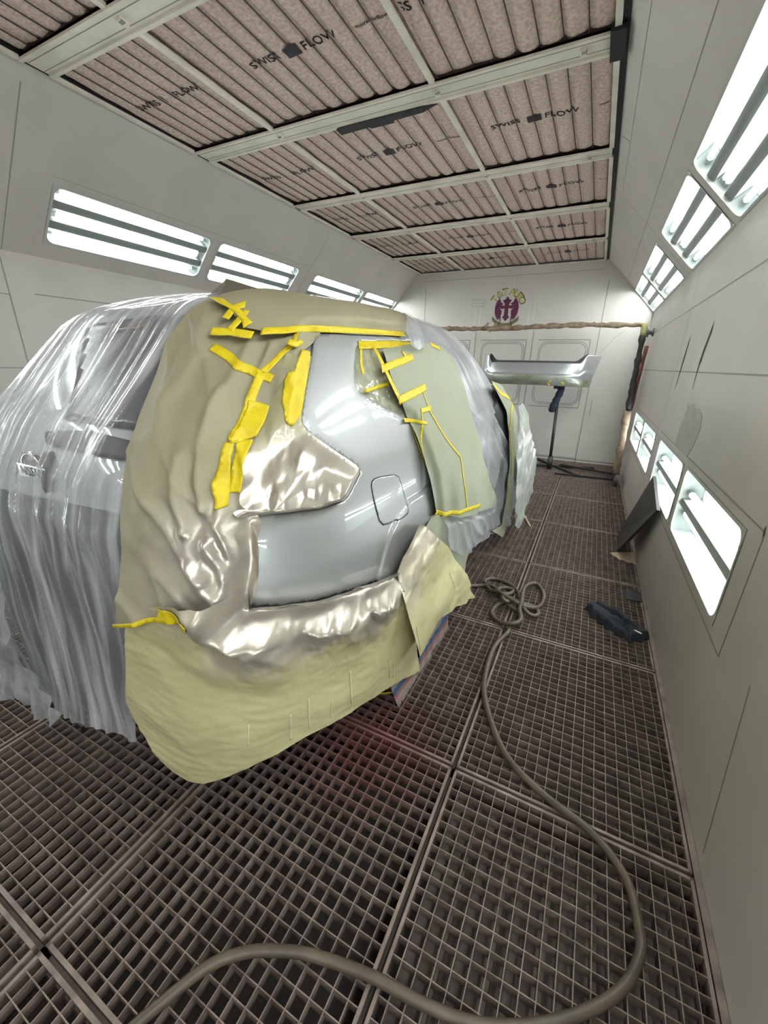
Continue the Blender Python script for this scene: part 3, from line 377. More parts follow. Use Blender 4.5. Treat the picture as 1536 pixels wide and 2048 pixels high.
# filter mats between the ceiling beams
COLN=['left column','middle column','right column']
ROWN=['behind the camera','overhead','first','second','third','fourth','last']
rows=[(BY[i][1],BY[i+1][0]) for i in range(7)]
RN=['row nearest the camera','second row ahead','third row ahead','fourth row ahead','fifth row ahead','row next to the emblem wall']
for r,(a,b) in enumerate(rows[1:]):
    for c in range(3):
        if r==0 and c==2: continue
        x0,x1=FX[c]+.012,FX[c+1]-.012
        t=thing('ceiling_filter','brown felt ceiling filter %s, %s'%(COLN[c],RN[r]),'filter',((x0+x1)/2,(a+b)/2,3.09),'ceiling filters between the cream beams')
        n=max(5,round((x1-x0)/.118)); w=(x1-x0)/n; NX=n*8; NYg=30
        xs=np.linspace(x0,x1,NX+1); ys=np.linspace(a,b,NYg+1); XX,YY=np.meshgrid(xs,ys,indexing='ij')
        u=(XX-x0)/w; sag=.020*np.abs(np.sin(PI*u))**.55
        Z=3.088-sag*(.75+.5*pn(XX*3+c*9,YY*3+r*5))-.006*fbm(XX*9,YY*4)
        V=np.stack([XX,YY,Z],-1).reshape(-1,3); F=[(i*(NYg+1)+j,(i+1)*(NYg+1)+j,(i+1)*(NYg+1)+j+1,i*(NYg+1)+j+1) for i in range(NX) for j in range(NYg)]
        mm=MB(); mm.add(V,F); mm.build('filter_mat',M['filter'],t,True,False)
        for q in range(1,n):
            mm=MB(); mm.tube([(x0+q*w,a-.01,3.074),(x0+q*w,b+.012,3.074)],.0035,6); mm.build('wire',M['rod'],t)
        # stencil on the felt
        cx,cy=(x0+x1)/2,(a+b)/2-.03
        if (c,r) in ((2,1),(1,0)): cx-=.30 if c==2 else -.45
        for st_,dx,sz in (('SWISS',-.19,.075),('FLOW',.17,.075),('more airflow filter',.52,.035),('',0,0)):
            mm=MB()
            if st_: vs,fs=text(st_,sz,.02); mm.add([(cx+dx+v[0],cy-v[1],0) for v in vs],fs)
            else: mm.box(cx-.045,cx+.045,cy-.035,cy+.035,-.0005,.0005)
            V=[]
            for (px,py,pz) in mm.v:
                uu=(px-x0)/w; sg=.020*abs(math.sin(PI*uu))**.55
                zq=3.088-sg*(.75+.5*float(pn(px*3+c*9,py*3+r*5)))-.006*float(fbm(np.array(px*9),np.array(py*4)))
                V.append((px,py,zq-.0025+pz*.2))
            ok=[f for f in mm.f if all(x0+.01<V[i][0]<x1-.01 for i in f)]
            if ok: m2=MB(); m2.add(V,ok); m2.build('print',M['ink'],t,fix=False)
# black tape on a beam
m=MB(); z=3.038
m.poly([(x,y,z) for x,y in ((-1.93,2.99),(-1.93,3.06),(-1.70,3.055),(-1.69,3.075),(-1.52,3.075),(-1.51,3.05),(-1.30,3.045),(-1.185,3.0),(-1.3,2.985),(-1.9,2.975))],.004,(0,0,-1))
tag(m.build('tape_strip',M['black']),'black tape strip peeling from a cream ceiling beam','tape')
m=MB(); m.box(-.235,-.165,2.80,3.03,3.03,3.062); tag(m.build('tape_strip',M['black']),'black tape patch at the right end of the ceiling beam beside the dark edge gap','tape')
# ------------------------------------------------------------------ doors, emblem
for i,(a,b) in enumerate(((-.985,-.205),(-1.955,-1.18),(-2.92,-2.15))):
    d=MB(); d.box(a-.09,b+.09,YB-.012,YB-.001,.06,2.10); o=d.build('door_%d'%(i+1),M['wallB']); tag(o,kind='structure')
    m=MB()
    for r,ins in ((.13,0.02),(.11,.045)):
        L=rrect(a+ins,b-ins,.92+ins,1.945-ins,r,8)
        for (p,q) in zip(L,L[1:]+L[:1]): seam(m,(p[0],YB-.012,p[1]),(q[0],YB-.012,q[1]),NB,.010)
    for p,q in (((a,1.955),(b,1.955)),((b,1.955),(b,.90)),((b,.90),(a-.03,.895))): seam(m,(p[0],YB-.012,p[1]),(q[0],YB-.012,q[1]),NB,.013)
    m.build('window_outline',M['seam'],o,fix=False)
em=thing('wall_emblem','purple winged cross emblem with yellow lettering painted on the back wall','emblem',(-1.57,YB,2.4))
def wp(x,z,o=.003): return (x,YB-o,z)
m=MB(); cx,cz,rad=-1.575,2.44,.235
arc=[('T',146),('&',122),('T',101),('A',74),('U',57),('T',41),('O',24)]
for ch,a in arc:
    vs,fs=text(ch,.122,.02); th=math.radians(a-90); px,pz=cx+rad*1.10*math.cos(math.radians(a)),cz+.02+rad*1.0*math.sin(math.radians(a))
    m.add([wp(px+v[0]*math.cos(th)-v[1]*math.sin(th),pz+v[0]*math.sin(th)+v[1]*math.cos(th),.004+v[2]*.5) for v in vs],fs)
m.build('lettering',M['yellow'],em)
m=MB()
for ch,a in arc:
    vs,fs=text(ch,.150,.02); th=math.radians(a-90); px,pz=cx+rad*1.10*math.cos(math.radians(a)),cz+.02+rad*1.0*math.sin(math.radians(a))
    m.add([wp(px+v[0]*math.cos(th)-v[1]*math.sin(th),pz+v[0]*math.sin(th)+v[1]*math.cos(th),.002) for v in vs],fs)
m.build('lettering_outline',M['seam'],em)
m=MB(); q=lambda L,s=1: m.poly([wp(cx+s*x,cz+z) for x,z in L],.002)
q([(0,.19),(.03,.145),(.075,.13),(.045,.09),(.03,.05),(.09,.055),(.115,.03),(.09,.0),(.03,.01),(.035,-.10),(.06,-.125),(.03,-.155),(0,-.19),(-.03,-.155),(-.06,-.125),(-.035,-.10),(-.03,.01),(-.09,.0),(-.115,.03),(-.09,.055),(-.03,.05),(-.045,.09),(-.075,.13),(-.03,.145)])
for s in (-1,1):
    L=[(.055,.075),(.10,.10),(.13,.165),(.175,.11),(.195,.03),(.19,-.06),(.165,-.12),(.135,-.17),(.13,-.135),(.11,-.18),(.105,-.13),(.085,-.17),(.085,-.10),(.075,-.03),(.10,-.005),(.118,.03),(.085,.06)]
    m.poly([wp(cx+s*x,cz+z) for x,z in L],.002)
m.build('winged_cross',M['purple'],em)
m=MB()
for s in (-1,1): m.tube(spline([wp(cx+s*.085,cz-.13),wp(cx+s*.09,cz-.2),wp(cx+s*.125,cz-.27)],5),.006,5)
m.build('ribbon_tail',M['soot'],em)
m=MB(); bx=[]
for k2 in range(13):
    t=k2/12; x=-1.80+.44*t; z=2.30-.11*math.sin(PI*t)**.8; bx.append((x,z))
for (p,r) in zip(bx,bx[1:]): m.poly([wp(p[0],p[1]-.03),wp(r[0],r[1]-.03),wp(r[0],r[1]+.03),wp(p[0],p[1]+.03)],.002)
m.build('banner',M['olive'],em)
m=MB(); vs,fs=text('(250) 210-15',.085,.02); m.add([wp(-1.57+v[0],2.068+v[1],.005) for v in vs],fs); m.build('phone_number',M['yellow'],em)
m=MB(); m.poly([wp(-1.79,2.02),wp(-1.35,2.02),wp(-1.35,2.115),wp(-1.79,2.115)],.002); m.build('phone_strip',M['olive'],em)
# ------------------------------------------------------------------ lamps
def lamp_proto(w,h,bars,tubes,name):
    """local frame: x along the booth, y across, z into the booth"""
    t=bpy.data.objects.new(name,None); COL.objects.link(t); D=.11; hw,hh=w/2,h/2
    m=MB(); m.add([(-hw,-hh,0),(hw,-hh,0),(hw,hh,0),(-hw,hh,0),(-hw,-hh+.0,-D),(hw,-hh,-D),(hw,hh,-D),(-hw,hh,-D)],[(4,5,6,7),(0,1,5,4),(1,2,6,5),(2,3,7,6),(3,0,4,7)])
    m.build('housing',M['refl'],t,fix=False)
    m=MB(); o=[(-hw-.012,-hh-.012),(hw+.012,-hh-.012),(hw+.012,hh+.012),(-hw-.012,hh+.012)]
    inn=rrect(-hw+.004,hw-.004,-hh+.004,hh-.004,.055,6); n=len(inn); per=n//4
    V=[(x,y,.004) for x,y in inn]+[(hw+.012,hh+.012,.004),(-hw-.012,hh+.012,.004),(-hw-.012,-hh-.012,.004),(hw+.012,-hh-.012,.004)]
    F=[]
    for c in range(4):
        for k2 in range(per-1): F.append((c*per+k2,c*per+k2+1,n+c))
        F.append((c*per+per-1,((c+1)%4)*per,n+(c+1)%4,n+c))
    m.add(V,F); m.add([(x,y,.004) for x,y in inn]+[(x,y,-.012) for x,y in inn],[(i,(i+1)%n,n+(i+1)%n,n+i) for i in range(n)])
    m.build('frame',M['lframe'],t,fix=False)
    for b0,b1 in bars:
        m=MB(); m.add([(-hw+.005,b0,-.018),(hw-.005,b0,-.018),(hw-.005,b1,-.018),(-hw+.005,b1,-.018),(-hw+.005,b0-.012,-D+.002),(hw-.005,b0-.012,-D+.002),(hw-.005,b1+.012,-D+.002),(-hw+.005,b1+.012,-D+.002)],[(0,1,2,3),(0,4,5,1),(2,6,7,3)])
        m.build('divider',M['div'],t)
    for y,z in tubes:
        m=MB(); m.tube([(-hw+.05,y,z),(hw-.05,y,z)],.016,10,False); o=m.build('fluorescent_tube',M['tube'],t,True,False)
        m=MB()
        for s in (-1,1): m.tube([(s*(hw-.055),y,z),(s*(hw-.02),y,z)],.0175,8)
        m.build('end_cap',M['metalend'],o)
    m=MB(); m.add([(-hw+.002,-hh+.002,-.010),(hw-.002,-hh+.002,-.010),(hw-.002,hh-.002,-.010),(-hw+.002,hh-.002,-.010)],[(0,1,2,3)])
    m.build('glass_pane',M['lens'],t,fix=False)
    return t
def place(proto,first,P,u,v,n,w,w0,label,group):
    o=proto if first else copy_tree(proto)
    o.matrix_world=Matrix(((u[0],v[0],n[0],P[0]),(u[1],v[1],n[1],P[1]),(u[2],v[2],n[2],P[2]),(0,0,0,1)))@Matrix.Diagonal((w/w0,1,1,1))
    tag(o,label,'light',group)
ORD=['farthest behind the camera','second behind the camera','just behind the camera','over the camera','nearest in view','second from the camera','third from the camera','last before the logo wall']
up=lamp_proto(1.28,.418,[(-.104,-.044),(.046,.106)],[(-.155,-.055),(-.012,-.05),(.014,-.05),(.155,-.055)],'light_fixture')
for i,(a,b) in enumerate(RY):
    place(up,i==0,cR((a+b)/2,(UP_S[0]+UP_S[1])/2),(0,1,0),-vR,nR,b-a,1.28,'four-tube light fixture in the right sloped panel, %s'%ORD[i],'light fixtures in the right sloped panel')
for i,(a,b) in enumerate(RY):
    place(up,False,cL((a+b)/2,(LS[0]+LS[1])/2),(0,-1,0),-vL,nL,b-a,1.28,'four-tube light fixture in the left sloped panel, %s'%ORD[i],'light fixtures in the left sloped panel')
lo=lamp_proto(1.12,.385,[(-.038,.008)],[(.045,-.05),(-.075,-.05)],'light_fixture')
LORD=['behind the camera','beside the camera','nearest in view','second from the camera','third from the camera','last before the corner']
for i,(a,b) in enumerate(LOWY):
    place(lo,i==0,(XR,(a+b)/2,(LOWZ[0]+LOWZ[1])/2),(0,1,0),(0,0,1),(-1,0,0),b-a,1.12,'two-tube light fixture low in the right wall, %s'%LORD[i],'low light fixtures in the right wall')
for i,(a,b) in enumerate(LOWY[:4]):  # unseen left wall lamps, added as fill
    place(lo,False,(XL,(a+b)/2,(LOWZ[0]+LOWZ[1])/2),(0,-1,0),(0,0,1),(1,0,0),b-a,1.12,'two-tube light fixture low in the left wall behind the car, %s'%LORD[i],'low light fixtures in the left wall')
# ------------------------------------------------------------------ floor grates
def grate_proto(w,l):
    t=bpy.data.objects.new('floor_grate',None); COL.objects.link(t); t.empty_display_size=.1
    m=MB(); g=.006
    for x in (g,w-g-.012): m.box(x,x+.012,g,l-g,-.034,.001)
    for y in (g,l-g-.010): m.box(g,w-g,y,y+.010,-.034,.001)
    m.build('rim',M['grate'],t)
    nx=19; ny=24; m=MB()
    for i in range(1,nx): x=w*i/nx; m.box(x-.0016,x+.0016,g,l-g,-.038,-.0005)
    for j in range(1,ny): y=l*j/ny; m.box(g,w-g,y-.0013,y+.0013,-.036,-.001)
    m.build('bar_mesh',M['grate'],t); return t
GX=[(-.237,.55),(-1.073,-.243),(-1.905,-1.079),(-2.737,-1.911),(-3.57,-2.743)]
GY=[-1.92,-.885,.140,1.165,2.18,3.18,4.25,5.32,6.34,7.6]
GP=grate_proto(1,1); first=True
CN=['against the right wall','second column from right wall','third column from right wall','fourth column from right wall','fifth column from right wall']
RW=['row behind','row underfoot','first row ahead','second row ahead','third row ahead','fourth row ahead','fifth row ahead','sixth row ahead','row at back wall']
for c,(x0,x1) in enumerate(GX):
    for r in range(1,9):
        if c>=2 and r>3: continue
        o=GP if first else copy_tree(GP); first=False
        o.location=(x0,GY[r],0); o.scale=(x1-x0,GY[r+1]-GY[r],1)
        tag(o,'rusty steel floor grate %s, %s'%(CN[c],RW[r]),'floor grate','steel floor grates')
for c in range(5):
    m=MB(); x=GX[c][0]-.003; m.box(x-.02,x+.02,YF0,YB,-.1,-.036); tag(m.build('trim_%d'%k,M['pit']),kind='structure'); k+=1
for y in GY[1:-1]:
    m=MB(); m.box(XL,XR,y-.02,y+.02,-.1,-.036); tag(m.build('trim_%d'%k,M['grate']),kind='structure'); k+=1
# ------------------------------------------------------------------ car body surface
XC,YM,NE=-1.52,2.6,5.0
zz=np.arange(-.2,1.8301,.005)
def tab(T):
    v=np.interp(zz,[t[0] for t in T],[t[1] for t in T]); kk=np.exp(-np.linspace(-2,2,17)**2);kk/=kk.sum()
    s=np.convolve(np.pad(v,8,mode='edge'),kk,'valid'); w=np.clip((1.83-zz)/.03,0,1); return s*w+v*(1-w)
TA,TR,TF=tab(PROF_A),tab(PROF_R),tab(PROF_F); PS=np.linspace(-np.pi,np.pi,4001)
def radius(ps,z,d=0):
    a,yr,yf=np.interp(z,zz,TA),np.interp(z,zz,TR),np.interp(z,zz,TF); s,c=np.sin(ps),np.cos(ps)
    b=np.where(c>0,YM-yr,yf-YM)+d; a=a+d
    return 1/((np.abs(s)/a)**NE+(np.abs(c)/b)**NE)**(1/NE)
_r0=radius(PS,np.full_like(PS,.9)); _X0=np.stack([_r0*np.sin(PS),-_r0*np.cos(PS)],1)
T0=np.concatenate([[0],np.cumsum(np.linalg.norm(np.diff(_X0,axis=0),axis=1))]); T0-=np.interp(0,PS,T0)
def surf(t,z,d=0):
    ps=np.interp(t,T0,PS); z=np.clip(z,-.2,1.8299); r=radius(ps,z,d)
    return np.stack([XC+r*np.sin(ps),YM-r*np.cos(ps),z+0*r],-1)
def sheet(name,L,dfun,mt,parent=None,sp=.012,rim=0,spray=None,zfun=None,smooth=True):
    L=np.array(L,float); P=[]
    for a,b in zip(L,np.roll(L,-1,0)):
        n=max(1,int(np.hypot(*(b-a))/sp)); P+=[a+(b-a)*i/n for i in range(n)]
    B=np.array(P); nb=len(B); lo,hi=B.min(0),B.max(0)
    gx,gy=np.meshgrid(np.arange(lo[0],hi[0],sp),np.arange(lo[1],hi[1],sp*.87)); gx=gx+(np.arange(gx.shape[0])%2)[:,None]*sp/2
    gx=gx.ravel();gy=gy.ravel(); rs=np.random.RandomState(1); gx=gx+(rs.rand(len(gx))-.5)*sp*.25; gy=gy+(rs.rand(len(gy))-.5)*sp*.25
    keep=inside(gx,gy,B); gx,gy=gx[keep],gy[keep]; keep=pdist(gx,gy,B,True)>sp*.45; gx,gy=gx[keep],gy[keep]
    pts=[Vector((a,b)) for a,b in B]+[Vector((a,b)) for a,b in zip(gx,gy)]
    vs,_,fs,*_r=delaunay_2d_cdt(pts,[],[list(range(nb))],1,1e-6)
    T=np.array([v[0] for v in vs]);Z=np.array([v[1] for v in vs])
    F=[tuple(f) for f in fs]; C3=np.array([[T[list(f)].mean(),Z[list(f)].mean()] for f in F]); ok=inside(C3[:,0],C3[:,1],B); F=[f for f,k2 in zip(F,ok) if k2]
    D=dfun(T,Z); X=surf(T,zfun(T,Z) if zfun else Z,D); V=[tuple(p) for p in X]
    if rim:
        cnt={}
        for f in F:
            for a,b in zip(f,f[1:]+f[:1]): cnt[(a,b)]=1
        be=[e for e in cnt if (e[1],e[0]) not in cnt]; mp={}
        X2=surf(T,Z,D-rim)
        for a,b in be:
            for q in (a,b):
                if q not in mp: mp[q]=len(V); V.append(tuple(X2[q]))
            F.append((b,a,mp[a],mp[b]))
    me=bpy.data.meshes.new(name); me.from_pydata(V,[],F)
    if smooth: me.polygons.foreach_set('use_smooth',[True]*len(me.polygons))
    if spray is not None:
        at=me.attributes.new('spray','FLOAT','POINT'); s=np.zeros(len(V)); s[:len(T)]=np.clip(spray(T,Z),0,1); at.data.foreach_set('value',s)
    me.update(); return link(name,me,mt,parent)
def strip(pts,w):
    P=np.array(pts,float); d=np.gradient(P,axis=0); d/=np.linalg.norm(d,axis=1)[:,None]+1e-9; n=np.stack([-d[:,1],d[:,0]],1)*w/2
    j=np.random.RandomState(int(abs(P[0,0])*1e4)%9999).rand(len(P),1)*.1+.95
    return np.concatenate([P+n*j,(P-n*j)[::-1]])
def tmean(k): return np.array(DATA[k]).mean(0)
PAN=DATA['panel']
# ---- the car
car=thing('car','silver SUV draped in plastic and masking paper, rear quarter panel bare for painting','car',(XC,2.9,0))
nt_,nz_=180,80; zs=np.concatenate([np.linspace(.30,1.66,60),np.linspace(1.68,1.8295,20)]); ps=np.linspace(-PI,PI,nt_,endpoint=False)
TT=np.interp(ps,PS,T0); V=[];F=[]
for z in zs: V+= [tuple(p) for p in surf(TT,np.full(nt_,z),0)]
for j in range(nz_-1):
    for i in range(nt_): F.append((j*nt_+i,j*nt_+(i+1)%nt_,(j+1)*nt_+(i+1)%nt_,(j+1)*nt_+i))
F.append(tuple((nz_-1)*nt_+i for i in range(nt_))); F.append(tuple(range(nt_-1,-1,-1)))
m=MB(); m.add(V,F); m.build('body',M['car'],car,True)
def cst(v): return lambda t,z: np.full(np.shape(t),v)
sheet('rear_window',DATA['rglass'],cst(.006),M['dglass'],car,.03,.006)
sheet('brake_light',DATA['rlight'],cst(.010),M['redlens'],car,.02,.006)
sheet('tailgate_garnish',DATA['garn'],cst(.014),M['dplastic'],car,.02,.014)
sheet('bumper_beam',DATA['cav'],cst(.008),M['dplastic'],car,.03,.008)
sheet('tailgate_handle',DATA['handle'],cst(.014),M['dplastic'],car,.01,.012)
sheet('side_window',DATA['gl1'],cst(.006),M['dglass'],car,.03,.006)
sheet('side_window',DATA['gl2'],cst(.006),M['dglass'],car,.03,.006)
sheet('door_gap',DATA['blk'],cst(.060),M['dplastic'],car,.02,.05)
AL=DATA['archline']
def dpan(t,z):
    L=np.array(AL); order=np.argsort(L[:,1]); tl=np.interp(z,L[order,1],L[order,0]); s=t-tl
    return .016+.010*sst(-.004,.022,s)*sst(.50,.62,z)-.0025*sst(0,.02,.025-pdist(t,z,PAN,True))
qp=sheet('quarter_panel',PAN,dpan,M['car'],car,.011,.014); qp['label']='bare silver quarter panel'
sheet('fuel_door_gap',DATA['fuel'],lambda t,z: dpan(t,z)+.0012,M['gap'],qp,.006)
Lf=np.array(DATA['fuel']); cf=Lf.mean(0)
sheet('fuel_door',cf+(Lf-cf)*.965,lambda t,z: dpan(t,z)+.0030,M['car'],qp,.006,.002)
# emblem and lettering on the tailgate
e0=surf(np.array([EMB_T]),np.array([1.165]),.008)[0]
m=MB(); ring=[]
for q in range(28): a=2*PI*q/28; ring.append((e0[0]+.060*math.cos(a),e0[1]+.006,e0[2]+.052*math.sin(a)))
m.tube(ring+[ring[0]],.008,8,False); m.build('emblem_ring',M['chrome'],car,True)
m=MB(); m.box(e0[0]-.085,e0[0]+.085,e0[1]-.002,e0[1]+.008,e0[2]-.028,e0[2]+.014); pb=m.build('emblem_bar',M['chrome'],car)
m=MB(); vs,fs=text('NISSAN',.042,.02); m.add([(e0[0]+v[0],e0[1]-.0032+v[2]*.05,e0[2]-.007+v[1]) for v in vs],fs); m.build('lettering',M['black'],pb)
for wx,wy in ((XC+.80,1.55),(XC-.80,1.55),(XC+.80,4.28),(XC-.80,4.28)):
    m=MB(); ring=[(wx,wy+.27*math.cos(a),.335+.27*math.sin(a)) for a in np.linspace(0,2*PI,33)]
    m.tube(ring,.095,10,False); o=m.build('wheel',M['tire'],car,True)
    m=MB(); m.tube([(wx-.06,wy,.335),(wx+.06,wy,.335)],.20,24); m.build('rim',M['alloy'],o)
    if True:
        for v in o.data.vertices: pass
# ---- sheets
SP=DATA['sprayline']; SP2=DATA['sprayline2']
def wedge(t,z,a=.10): return sst(0,a,pdist(t,z,PAN,True))
def folds(t,z): 
    s=0
    for L,a,w in FOLDS:
        d=pdist(t,z,L); s=s+a*np.exp(-(d/w)**2)
    return s
def dM1(t,z):
    n=.020*sst(-.2,.6,fbm(t*3.1+3,z*2.3+1,2))*.5+(.024*(.1+tin(t*4.5+z*2,z*2.8-t*2,1)))+.010*(.1+tin(t*10+z*3,z*6,2))+.012*ridge(t*6+z*5+.3*pn(t*3,z*3),z*2.2,7)+.003*tin(t*24,z*17,31)
    near=sst(.32,.05,pdist(t,z,SP)); n=n+near*(.020*(1+tin(t*11+z*3,z*7,3))+.008*(1+tin(t*26,z*22,4)))
    return .020+wedge(t,z,.05)*(.024+folds(t,z)+n)
def dM1b(t,z):
    near=sst(.30,.03,pdist(t,z,SP)); w=wedge(t,z,.07)
    n=.010*fbm(t*3+8,z*3,2)+near*(.034*(.8+tin(t*8+z*3,z*6+2,5))+.015*(1+tin(t*17+z*4,z*14,6))+.004*(1+tin(t*40,z*36,34))+.005*ridge(t*13+1,z*3,5))+.006*(.2+tin(t*6,z*11+t*4,7))+.012*(.2+tin(t*3.5,z*3,27))+.0022*ridge(t*10,z*30+t*6,2)
    return .021+w*(.024+n)+.012*sst(.75,.0,z)*w
def dM2(t,z): return .021+wedge(t,z,.06)*(.035+.03*sst(.9,.3,t)*sst(1.6,1.75,z)+.012*fbm(t*3,z*5+7,2)+.010*(1+tin(t*4+z*5,z*6,8)))
def dM3(t,z): return .020+wedge(t,z,.06)*(.022+.010*(1+tin(t*3+z,z*2.2,9))+.004*ridge(t*4+z,z*3,3))+.035*sst(1.35,1.9,t)*sst(1.4,.75,z)*sst(-.1,.5,fbm(t*2,z*1.3+4,2))+.015*sst(1.9,2.8,t)*sst(1.2,.8,z)
def dF(t,z):
    w=sst(0,.03,pdist(t,z,PAN,True)); return .014+w*(.004+.028*(.8+tin(t*7+z*2,z*6-t*3,10))+.013*(1+tin(t*15+5,z*14+2,11))+.003*(1+tin(t*40,z*36,12)))
def dF2(t,z):
    w=sst(0,.02,pdist(t,z,PAN,True)); return .012+w*(.001+.005*(1+tin(t*13+z*3,z*11-t*4,13))+.0022*(1+tin(t*30,z*27,14)))
def dM4a(t,z): return .026+.008*fbm(t*4,z*4,2)+.005*(1+tin(t*5,z*5,15))
def dM4b(t,z):
    return .022+sst(0,.12,pdist(t,z,DATA['sprayline2']))*(.05+.02*fbm(t*3,z*3,2)+.04*sst(.7,.35,z))+.003*ridge(t*14,z*20,2)+.009*(1+tin(t*7,z*8,16))+.003*(1+tin(t*20,z*20,33))
M3P=DATA['M3']
def dP1(t,z):
    up=sst(1.0,1.3,z)*sst(-.3,-.7,t); low=sst(1.05,.85,z)
    fan=(t-.45)*(1+.45*sst(1.75,1.0,z))+.12*(1.75-z)+.02*pn(t*2,z*1.5)
    a=ridge(fan*5.0,z*.35+3,4)*.030+ridge(fan*10+3,z*.5,4)*.016+ridge(fan*19+5,z*.8,3)*.006
    v=t*1.0+.05*z+.015*pn(t*2+4,z*1.5)
    c=ridge(v*4.3+2,z*.3,5)*.034+ridge(v*9+6,z*.4,5)*.018+ridge(v*18,z*.7,3)*.005
    g=a*(1-low)+c*low
    out=.014+g*(1-.25*up)+.03*fbm(t*2+4,z*1.2,2)*sst(1.0,.5,z)
    out=out+.05*sst(.35,.0,z)*(.5+pn(t*4,z*3+2))
    hid=sst(.34,.48,t); out=out*(1-hid)+.018*hid
    return out*(1-.4*up)+ .40*sst(-.75,-1.6,t)*sst(.95,.2,z)
def dskirt(t,z): return dP1(t,z)+.03+.02*ridge(t*9,z*9,2)+.014*(1+tin(t*16,z*14,18))
def dP2(t,z):
    g=ridge(t*3+z*2+.3*pn(t*2,z*2),z*.7-t*.5,5)*.030+ridge(t*6+z*4,z*1.2+1,5)*.014+.006*(1+tin(t*7,z*5,19))
    o=.022+g*(.25+sst(1.35,1.05,z))+.05*sst(.7,.1,z)
    ins=inside(t,z,M3P)|(t<1.5); h=np.where(ins,0.0,sst(0,.06,pdist(t,z,M3P,True))); return .016*(1-h)+o*h
def dP3(t,z): return .18+.016*ridge(t*5,z*3,3)+.014*(1+tin(t*10,z*9,20))+.006*(1+tin(t*26,z*24,21))
def dM5(t,z): return .085+.010*(1+tin(t*5+2,z*3,22))
def dwad(t,z): return .05+.03*(1+tin(t*9,z*12,23))+.01*(1+tin(t*25,z*25,24))
def dtowel(t,z): return .028+.010*ridge(t*8,z*3,2)+.012*sst(.35,.0,z)
def sprM1(t,z):
    n=fbm(t*5,z*5,3); return sst(.27,.05,pdist(t,z,SP)+.10*n)*sst(1.22,1.05,z)+.25*sst(.5,.1,pdist(t,z,SP)+.15*n)*sst(1.25,1.0,z)
def sprM1b(t,z): n=fbm(t*5+3,z*5,3); return sst(.24,.05,pdist(t,z,SP)+.08*n)
def sprM4(t,z): return .75*sst(.22,.02,pdist(t,z,SP2)+.06*fbm(t*6,z*6,2))
zero=lambda t,z: np.zeros(np.shape(t))
P1=[(-2.6,1.825),(.80,1.825)]+[tuple(x) for x in P1R]
tag(sheet('plastic_sheet',P1,dP1,M['pl'],None,.0105),'clear gathered plastic sheet hanging over the car tailgate and roof','plastic sheet')
tag(sheet('plastic_sheet',DATA['skirt'],dskirt,M['pl2'],None,.014),'crumpled end of plastic sheet trailing on the grates at the far left','plastic sheet')
tag(sheet('plastic_sheet',DATA['P2'],dP2,M['pl2'],None,.014),'milky creased plastic sheet clinging to the side doors','plastic sheet')
tag(sheet('plastic_sheet',DATA['P3'],dP3,M['pl3'],None,.016),'whitish crinkled plastic sheet bulging over the front wing','plastic sheet')
tag(sheet('plastic_wad',DATA['wad'],dwad,M['pl2'],None,.01),'bunched plastic tucked at the roof end of the top masking paper','plastic sheet')
tag(sheet('masking_paper',DATA['M1'],dM1,M['pk'],None,.0085,spray=sprM1),'large brown-green masking paper wrapped round the rear corner of the car','masking paper')
skirt=tag(sheet('masking_paper',DATA['M1b'],dM1b,M['pg'],None,.0085,spray=sprM1b),'yellow-green masking paper skirt hanging below the bare silver panel, silver sprayed on top','masking paper')
tag(sheet('masking_paper',DATA['M2'],dM2,M['pk'],None,.011,spray=zero),'olive masking paper laid along the roof edge above the long tape','masking paper')
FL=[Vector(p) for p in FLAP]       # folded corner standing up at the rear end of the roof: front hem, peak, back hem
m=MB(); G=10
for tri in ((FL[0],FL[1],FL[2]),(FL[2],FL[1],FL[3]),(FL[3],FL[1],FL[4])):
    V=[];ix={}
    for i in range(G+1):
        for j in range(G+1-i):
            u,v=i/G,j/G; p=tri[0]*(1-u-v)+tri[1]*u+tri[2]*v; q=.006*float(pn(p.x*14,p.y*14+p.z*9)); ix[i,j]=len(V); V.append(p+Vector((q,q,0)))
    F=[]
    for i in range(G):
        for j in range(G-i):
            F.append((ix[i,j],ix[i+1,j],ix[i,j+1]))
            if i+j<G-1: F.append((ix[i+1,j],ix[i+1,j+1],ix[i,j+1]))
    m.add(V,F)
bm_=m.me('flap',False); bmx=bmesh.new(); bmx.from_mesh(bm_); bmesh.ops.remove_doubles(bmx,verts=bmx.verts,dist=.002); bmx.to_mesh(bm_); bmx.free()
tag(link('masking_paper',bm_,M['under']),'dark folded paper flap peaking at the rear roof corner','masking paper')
tag(sheet('masking_paper',DATA['M3'],dM3,M['pp'],None,.011,spray=zero),'pale green masking paper hanging over the rear door','masking paper')
tag(sheet('masking_paper',DATA['M4a'],dM4a,M['pp'],None,.012,spray=zero),'pale paper flap hanging behind the wheel arch paper, below the short tape','masking paper')
cone=tag(sheet('masking_paper',DATA['M4b'],dM4b,M['pg'],None,.0105,spray=sprM4),'flared green paper cone over the rear wheel arch with pale paint runs','masking paper')
tag(sheet('masking_paper',DATA['M5'],dM5,M['pp'],None,.014,spray=zero),'narrow green paper strip with tape edges down the front door edge','masking paper')
tag(sheet('masking_film',DATA['F1'],dF,M['f1'],None,.0065,spray=lambda t,z: sst(1.36,1.24,z+.05*fbm(t*6,z*6,2))),'crumpled silver-sprayed film filling the tail light recess','masking film')
tag(sheet('masking_film',DATA['F2'],dF2,M['cfilm'],None,.008),'shiny clear film taped round the rear quarter window','masking film')
tag(sheet('towel',DATA['towel'],dtowel,M['towel'],None,.012),'grey-pink towel with blue and red stripes draped over the rear wheel','towel')
